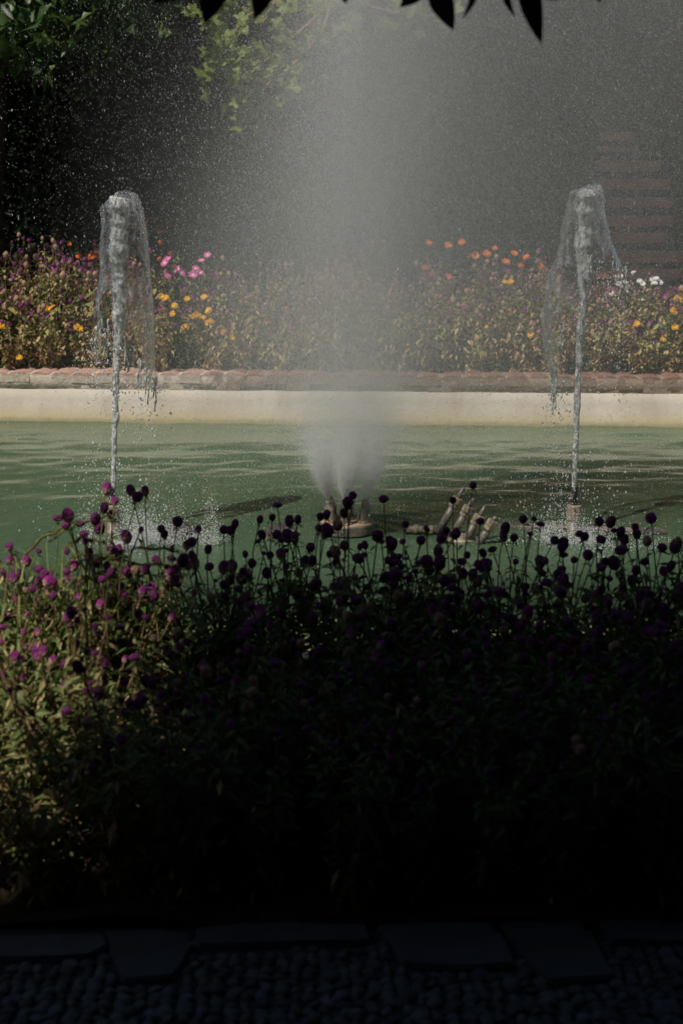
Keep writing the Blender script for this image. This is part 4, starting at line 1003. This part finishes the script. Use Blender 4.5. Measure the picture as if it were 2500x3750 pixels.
# bristle grass in the sunlit corner
def blade(mb_, base, tip, w, sag):
    n = 7; side = Vector((tip.y - base.y, -(tip.x - base.x), 0)); side = side.normalized() if side.length > 1e-4 else Vector((1, 0, 0)); v = []; f = []
    for i in range(n + 1):
        t = i / n; c = base.lerp(tip, t) + Vector((0, 0, sag * math.sin(math.pi * t))); ww = w * (1 - t ** 2.2) * .5 + .0003
        v += [c - side * ww, c + side * ww + Vector((0, 0, ww * .4))]
    for i in range(n): f.append((2 * i, 2 * i + 1, 2 * i + 3, 2 * i + 2))
    mb_.add(v, f)
for gi, (gx, gy) in enumerate(((-.66, 3.15), (-.60, 3.05), (-.76, 3.06), (-.54, 3.2), (-.72, 2.92), (-.70, 3.24))):
    t = empty('bristle_grass', (gx, gy, .02)); tag(t, ['bristle grass tuft with arching seed heads over the sunlit water edge', 'bristle grass tuft leaning among sunlit amaranths', 'bristle grass tuft in the sunlit bed corner', 'bristle grass tuft beside half-shaded amaranths at the pool kerb', 'low bristle grass tuft lit at the bed edge in front', 'upright bristle grass tuft against the sunlit pool kerb'][gi], 'grass plant', 'bristle grass tufts')
    B = MB()
    for k in range(40):
        a = random.uniform(0, 6.28); rr_ = random.uniform(.12, .36); blade(B, Vector((random.gauss(0, .02), random.gauss(0, .02), 0)), Vector((math.cos(a) * rr_, math.sin(a) * rr_ * .6, random.uniform(.30, .52))), random.uniform(.005, .011), random.uniform(.06, .16))
    tag(obj('blades', B.mesh('blades'), M['grass'], t), kind='stuff')
    for k in range(1 + gi % 2):
        px0 = [(170, 1985, 300, 1880, 420, 1900), (330, 2060, 430, 1990, 520, 2100), (60, 2060, 150, 1960, 240, 1935), (480, 2010, 560, 2000, 660, 2020), (40, 2210, 130, 2120, 210, 2160), (230, 2010, 300, 1950, 390, 1990)][gi]
        a, b, c = U(px0[0], px0[1] + 60 * k, 3.12), U(px0[2], px0[3] + 50 * k, 3.12), U(px0[4], px0[5] + 60 * k, 3.12); o3 = t.location
        obj('culm', MB().tube([(0, 0, 0), (Vector((gx, gy, .02)).lerp(a, .6) - o3), a - o3], [.0022, .002, .0016], 6).mesh('culm'), M['grass'], t)
        pts = [(a * (1 - s) ** 2 + b * 2 * s * (1 - s) + c * s * s) - o3 for s in [q / 9 for q in range(10)]]
        rad_ = [.0008, .0016, .0024, .0028, .0030, .0028, .0024, .002, .0016, .0008]; pts = [p + Vector((random.gauss(0, .003), random.gauss(0, .003), random.gauss(0, .003))) for p in pts]
        sh = MB().tube(pts, rad_, 7); br = MB()
        for q in range(520):
            z_ = random.uniform(.2, 8.9); i0 = int(z_); c0 = pts[i0].lerp(pts[i0 + 1], z_ - i0); dd = (pts[i0 + 1] - pts[i0]).normalized(); nn2 = Vector((random.gauss(0, 1), random.gauss(0, 1), random.gauss(0, 1))); nn2 = (nn2 - dd * nn2.dot(dd)).normalized()
            e0 = c0 + nn2 * random.uniform(.004, .0115) + dd * random.uniform(.002, .007); sd = dd.cross(nn2) * .0009; r0 = c0 + nn2 * rad_[i0] * .8
            br.add([r0 - sd, r0 + sd, e0], [(0, 1, 2)])
        so_ = obj('seed_head', sh.mesh('seed_head'), M['seed'], t)
        tag(obj('bristles', br.mesh('bristles', False), M['grass'], so_), kind='stuff')

# pale dead twigs lying through the shaded stems
for (pts, lab) in (([(1310, 3120), (1400, 2990), (1485, 2800), (1560, 2700)], 'pale dry forked twig leaning low in the deeply shaded stems'), ([(1340, 3090), (1500, 2990), (1640, 2930)], 'pale dry twig lying across the shaded stems below the drum'), ([(2300, 3130), (2380, 3010), (2450, 2890)], 'pale dry twig leaning in the dark bed below the right jet')):
    w = [U(a, b, 2.66) for a, b in pts]; t = empty('dry_twig', w[0]); tag(t, lab, 'twig')
    obj('shaft', MB().tube([p - w[0] for p in w], [.004, .0035, .003, .002][:len(w)], 6).mesh('shaft'), M['stem_dry'], t)
    e = w[1] + Vector((random.uniform(-.05, .05), -.01, .08)); obj('side_shoot', MB().tube([w[1] - w[0], e - w[0]], [.0025, .0012], 6).mesh('side_shoot'), M['stem_dry'], t)

# ---- far raised bed
far_var = [globe_variant(200 + s, .60, .15, 8, 46, .058, .026, M['leaf_far'], .70, (2, 3), 4) for s in range(8)]
far_low = [globe_variant(240 + s, .42, .15, 8, 50, .058, .027, M['leaf_far'], .85, (1, 2), 4) for s in range(5)]
rows = [(7.47, far_low, .95), (7.63, far_low, 1.12), (7.82, far_var, .92), (8.04, far_var, 1.0), (8.26, far_var, 1.06)]
fr = ['the row on the coping', 'the second row behind the coping', 'the middle row of the raised bed', 'the fourth row of the raised bed', 'the hindmost row of the raised bed']
for ri, (y, vs_, sc) in enumerate(rows):
    half = .245 * y + .12; n = int(2 * half / .20)
    for k in range(n + 1):
        x = -half + 2 * half * k / n + random.uniform(-.05, .05); yy_ = y - math.tan(POOL_ROT) * x + random.uniform(-.05, .05); px = 1250 + x / y * FPX
        zone, s2 = ('clearly lit', 1.02) if px < 580 else ('drop-flecked', .88) if px < 900 else ('mist-veiled', .92)
        lab = zone + ' drying amaranth, ' + ORD[k] + ' from clear end, ' + fr[ri]
        if px > 2330 and ri >= 2: s2 = .75
        pick = (lambda: random.choice([0, 0, 1, 1, 2, 2, 3, 3])) if ri >= 2 else (lambda: random.choice([0, 2, 3, 3]))
        place_globe('globe_amaranth', vs_[(k * 3 + ri) % len(vs_)], (x, yy_, .345), random.uniform(0, 6.28), sc * s2 * (1.08 if px < 300 else 1) * random.uniform(.82, 1.12), lab, 'drying amaranths in the raised bed', H_far, .0115, pick)

def rosette(name, mat, npet, r, layers, cup, seed, mid=None):
    rr = random.Random(seed); mb_ = MB()
    for l in range(layers):
        for k in range(npet):
            a = 2 * math.pi * (k + .5 * l) / npet + rr.uniform(-.1, .1); R_ = r * (1 - .25 * l) * rr.uniform(.88, 1.08); w = R_ * math.pi / npet * 1.1; z = .25 * r * l
            c, s = math.cos(a), math.sin(a); pz = cup * R_
            mb_.add([(0, 0, z * .3), (c * R_ * .6 - s * w, s * R_ * .6 + c * w, z + pz * .5), (c * R_, s * R_, z + pz), (c * R_ * .6 + s * w, s * R_ * .6 - c * w, z + pz * .5)], [(0, 1, 2), (0, 2, 3)])
    me = mb_.mesh(name, False); me.materials.append(mat); return me
ros_o = [rosette('blossom', M['petal_orange'], 8, .020, 2, .25, s) for s in range(3)]
ros_y = [rosette('blossom', M['petal_yellow'], 8, .022, 2, .25, s) for s in range(3)]
ros_p = [rosette('blossom', M['petal_pink'], 5, .024, 1, .2, s) for s in range(2)]
ros_w = [rosette('blossom', M['petal_white'], 5, .018, 2, .3, s) for s in range(2)]
def bush(name, label, cat, group, pts_px, Y, ros, leafmat, L, W, nleaf, seed, sc=(.8, 1.2), base_dx=0.0):
    rr = random.Random(seed); rng = np.random.default_rng(seed); P3 = [U(a, b, Y + rr.uniform(-.07, .07)) for a, b in pts_px]
    cxm = sum(p.x for p in P3) / len(P3) + base_dx; t = empty(name, (cxm, Y + .03, .345)); tag(t, label, cat, group); o = t.location; st = MB(); LPn = []
    for p in P3:
        q = p - o; m_ = Vector((q.x * .4, q.y * .4, q.z * .5)) + Vector((rr.gauss(0, .01), rr.gauss(0, .01), 0)); st.tube([(0, 0, -.02), m_, q], [.003, .0022, .0014], 5, False)
        for k in range(nleaf):
            s = rr.uniform(.1, .97); w = m_ * (2 * s) if s < .5 else m_.lerp(q, 2 * s - 1); LPn.append(tuple(w + Vector((rr.gauss(0, .03), rr.gauss(0, .03), rr.gauss(0, .02)))))
        d = Vector((rr.gauss(0, .35), -.9 + rr.gauss(0, .35), .75)).normalized()
        obj('blossom', rr.choice(ros), None, t, q + d * .004, d.to_track_quat('Z', 'Y').to_euler(), rr.uniform(*sc))
    tag(obj('stems', st.mesh('stems'), M['stem'], t), kind='stuff')
    P = np.array(LPn); D, N = rot_frames(len(P), .5, rng); tag(obj('foliage', mesh_np('foliage', *leaves(P, D, N, L * rng.uniform(.6, 1.2, len(P)), W)), leafmat, t), kind='stuff')
def far_pts(*p): return list(p)
bush('orange_cosmos', 'orange cosmos with feathery foliage just beside the clear water veil', 'flower plant', 'orange cosmos', [(533, 825), (580, 850), (587, 890), (624, 930), (585, 952), (660, 955), (563, 990), (570, 1060), (636, 976)], 8.35, ros_o, M['leaf_feather'], .05, .006, 60, 1)
bush('orange_cosmos', 'orange cosmos between the magenta flowers and the clear water veil', 'flower plant', 'orange cosmos', [(254, 895), (350, 923), (352, 945), (335, 942), (270, 975), (290, 940), (360, 1000)], 8.3, ros_o, M['leaf_feather'], .05, .006, 50, 2)
bush('orange_cosmos', 'orange cosmos faintly seen through the mist, nearest the plume', 'flower plant', 'orange cosmos', [(1570, 890), (1640, 900), (1690, 888), (1710, 935), (1555, 985), (1580, 1010), (1640, 1015)], 8.35, ros_o, M['leaf_feather'], .05, .006, 50, 3, (1, 1.4))
bush('orange_cosmos', 'orange cosmos seen through mist beside the torn water veil', 'flower plant', 'orange cosmos', [(1740, 938), (1780, 930), (1810, 912), (1880, 930), (1928, 945), (1980, 975), (1850, 960), (1905, 975)], 8.3, ros_o, M['leaf_feather'], .05, .006, 50, 4, (1, 1.4))
bush('pink_phlox', 'pink phlox with pale eyes beside orange cosmos', 'flower plant', None, [(606, 962), (615, 950), (640, 995), (655, 985), (662, 1000), (630, 1010), (612, 1012), (715, 984), (738, 955), (712, 1000), (735, 1000), (705, 1008), (760, 935)], 8.0, ros_p, M['leaf_far'], .05, .02, 24, 5)
bush('white_phlox', 'white phlox cluster in front of the red slatted screen', 'flower plant', None, [(2268, 1012), (2262, 1040), (2285, 1035), (2340, 1030), (2350, 1040), (2388, 1025), (2402, 1022), (2412, 1036), (2360, 1060), (2372, 1068), (2240, 1075), (2305, 1105), (2360, 1095), (2345, 1100), (2245, 1085), (2320, 1000), (2395, 1040)], 7.9, ros_w, M['leaf_feather'], .05, .018, 26, 6)
yl = [([(5, 1190), (12, 1200), (70, 1310), (20, 1290), (98, 1295), (38, 1300)], 'yellow marigold at the brick coping nearest the clear flower bed end'), ([(172, 1132), (195, 1130), (290, 1205), (282, 1198), (230, 1300)], 'yellow marigold among drying leaves beside the water veil'), ([(405, 1250), (440, 1300), (408, 1265), (372, 1278), (410, 1165)], 'yellow marigold seen behind the clear water veil'),
      ([(588, 1087), (608, 1092), (685, 1096), (640, 1122), (636, 1150), (748, 1090), (765, 1140)], 'yellow marigold cluster below the pink phlox'), ([(588, 1220), (668, 1225), (650, 1250), (592, 1252), (570, 1255), (678, 1200)], 'yellow marigold low above the coping beside the water veil'), ([(720, 1155), (745, 1168), (778, 1178), (765, 1185), (850, 1238), (818, 1220), (708, 1160)], 'yellow marigold half veiled at the edge of spray'),
      ([(1845, 1035), (1868, 1034), (1872, 1142), (1775, 1198), (1942, 1226)], 'yellow marigold seen through mist beside the torn veil'), ([(1825, 1312), (1900, 1340), (1758, 1335), (1980, 1360), (1955, 1345)], 'yellow marigold low in the mist above the brick coping'), ([(2265, 1215), (2330, 1188), (2275, 1212), (2320, 1195), (2440, 1182)], 'yellow marigold below the white phlox'),
      ([(2478, 1096), (2465, 1140), (2470, 1200), (2405, 1228), (2430, 1230), (2425, 1245)], 'yellow marigold at the slatted screen end of the bed'), ([(2420, 1302), (2455, 1312), (2390, 1275), (2434, 1266), (2300, 1260)], 'yellow marigold low above the coping below white phlox')]
for k, (p, lab) in enumerate(yl): bush('yellow_marigold', lab, 'flower plant', 'yellow marigolds', p, 7.52 + .08 * (k % 3), ros_y, M['leaf_feather'], .035, .010, 30, 40 + k, (.8, 1.15))
# low green cover filling the foot of the raised bed
n = 9000; P = np.stack([G.uniform(-2.2, 2.2, n), G.uniform(7.42, 8.5, n), .35 + np.abs(G.normal(0, .06, n))], 1); P[:, 1] -= math.tan(POOL_ROT) * P[:, 0]; D, N = rot_frames(n, .6)
tag(obj('ground_cover', mesh_np('ground_cover', *leaves(P, D, N, .035 * G.uniform(.6, 1.2, n), .016)), M['leaf']), 'low green leaf cover at the foot of the raised bed', 'ground cover', kind='stuff')
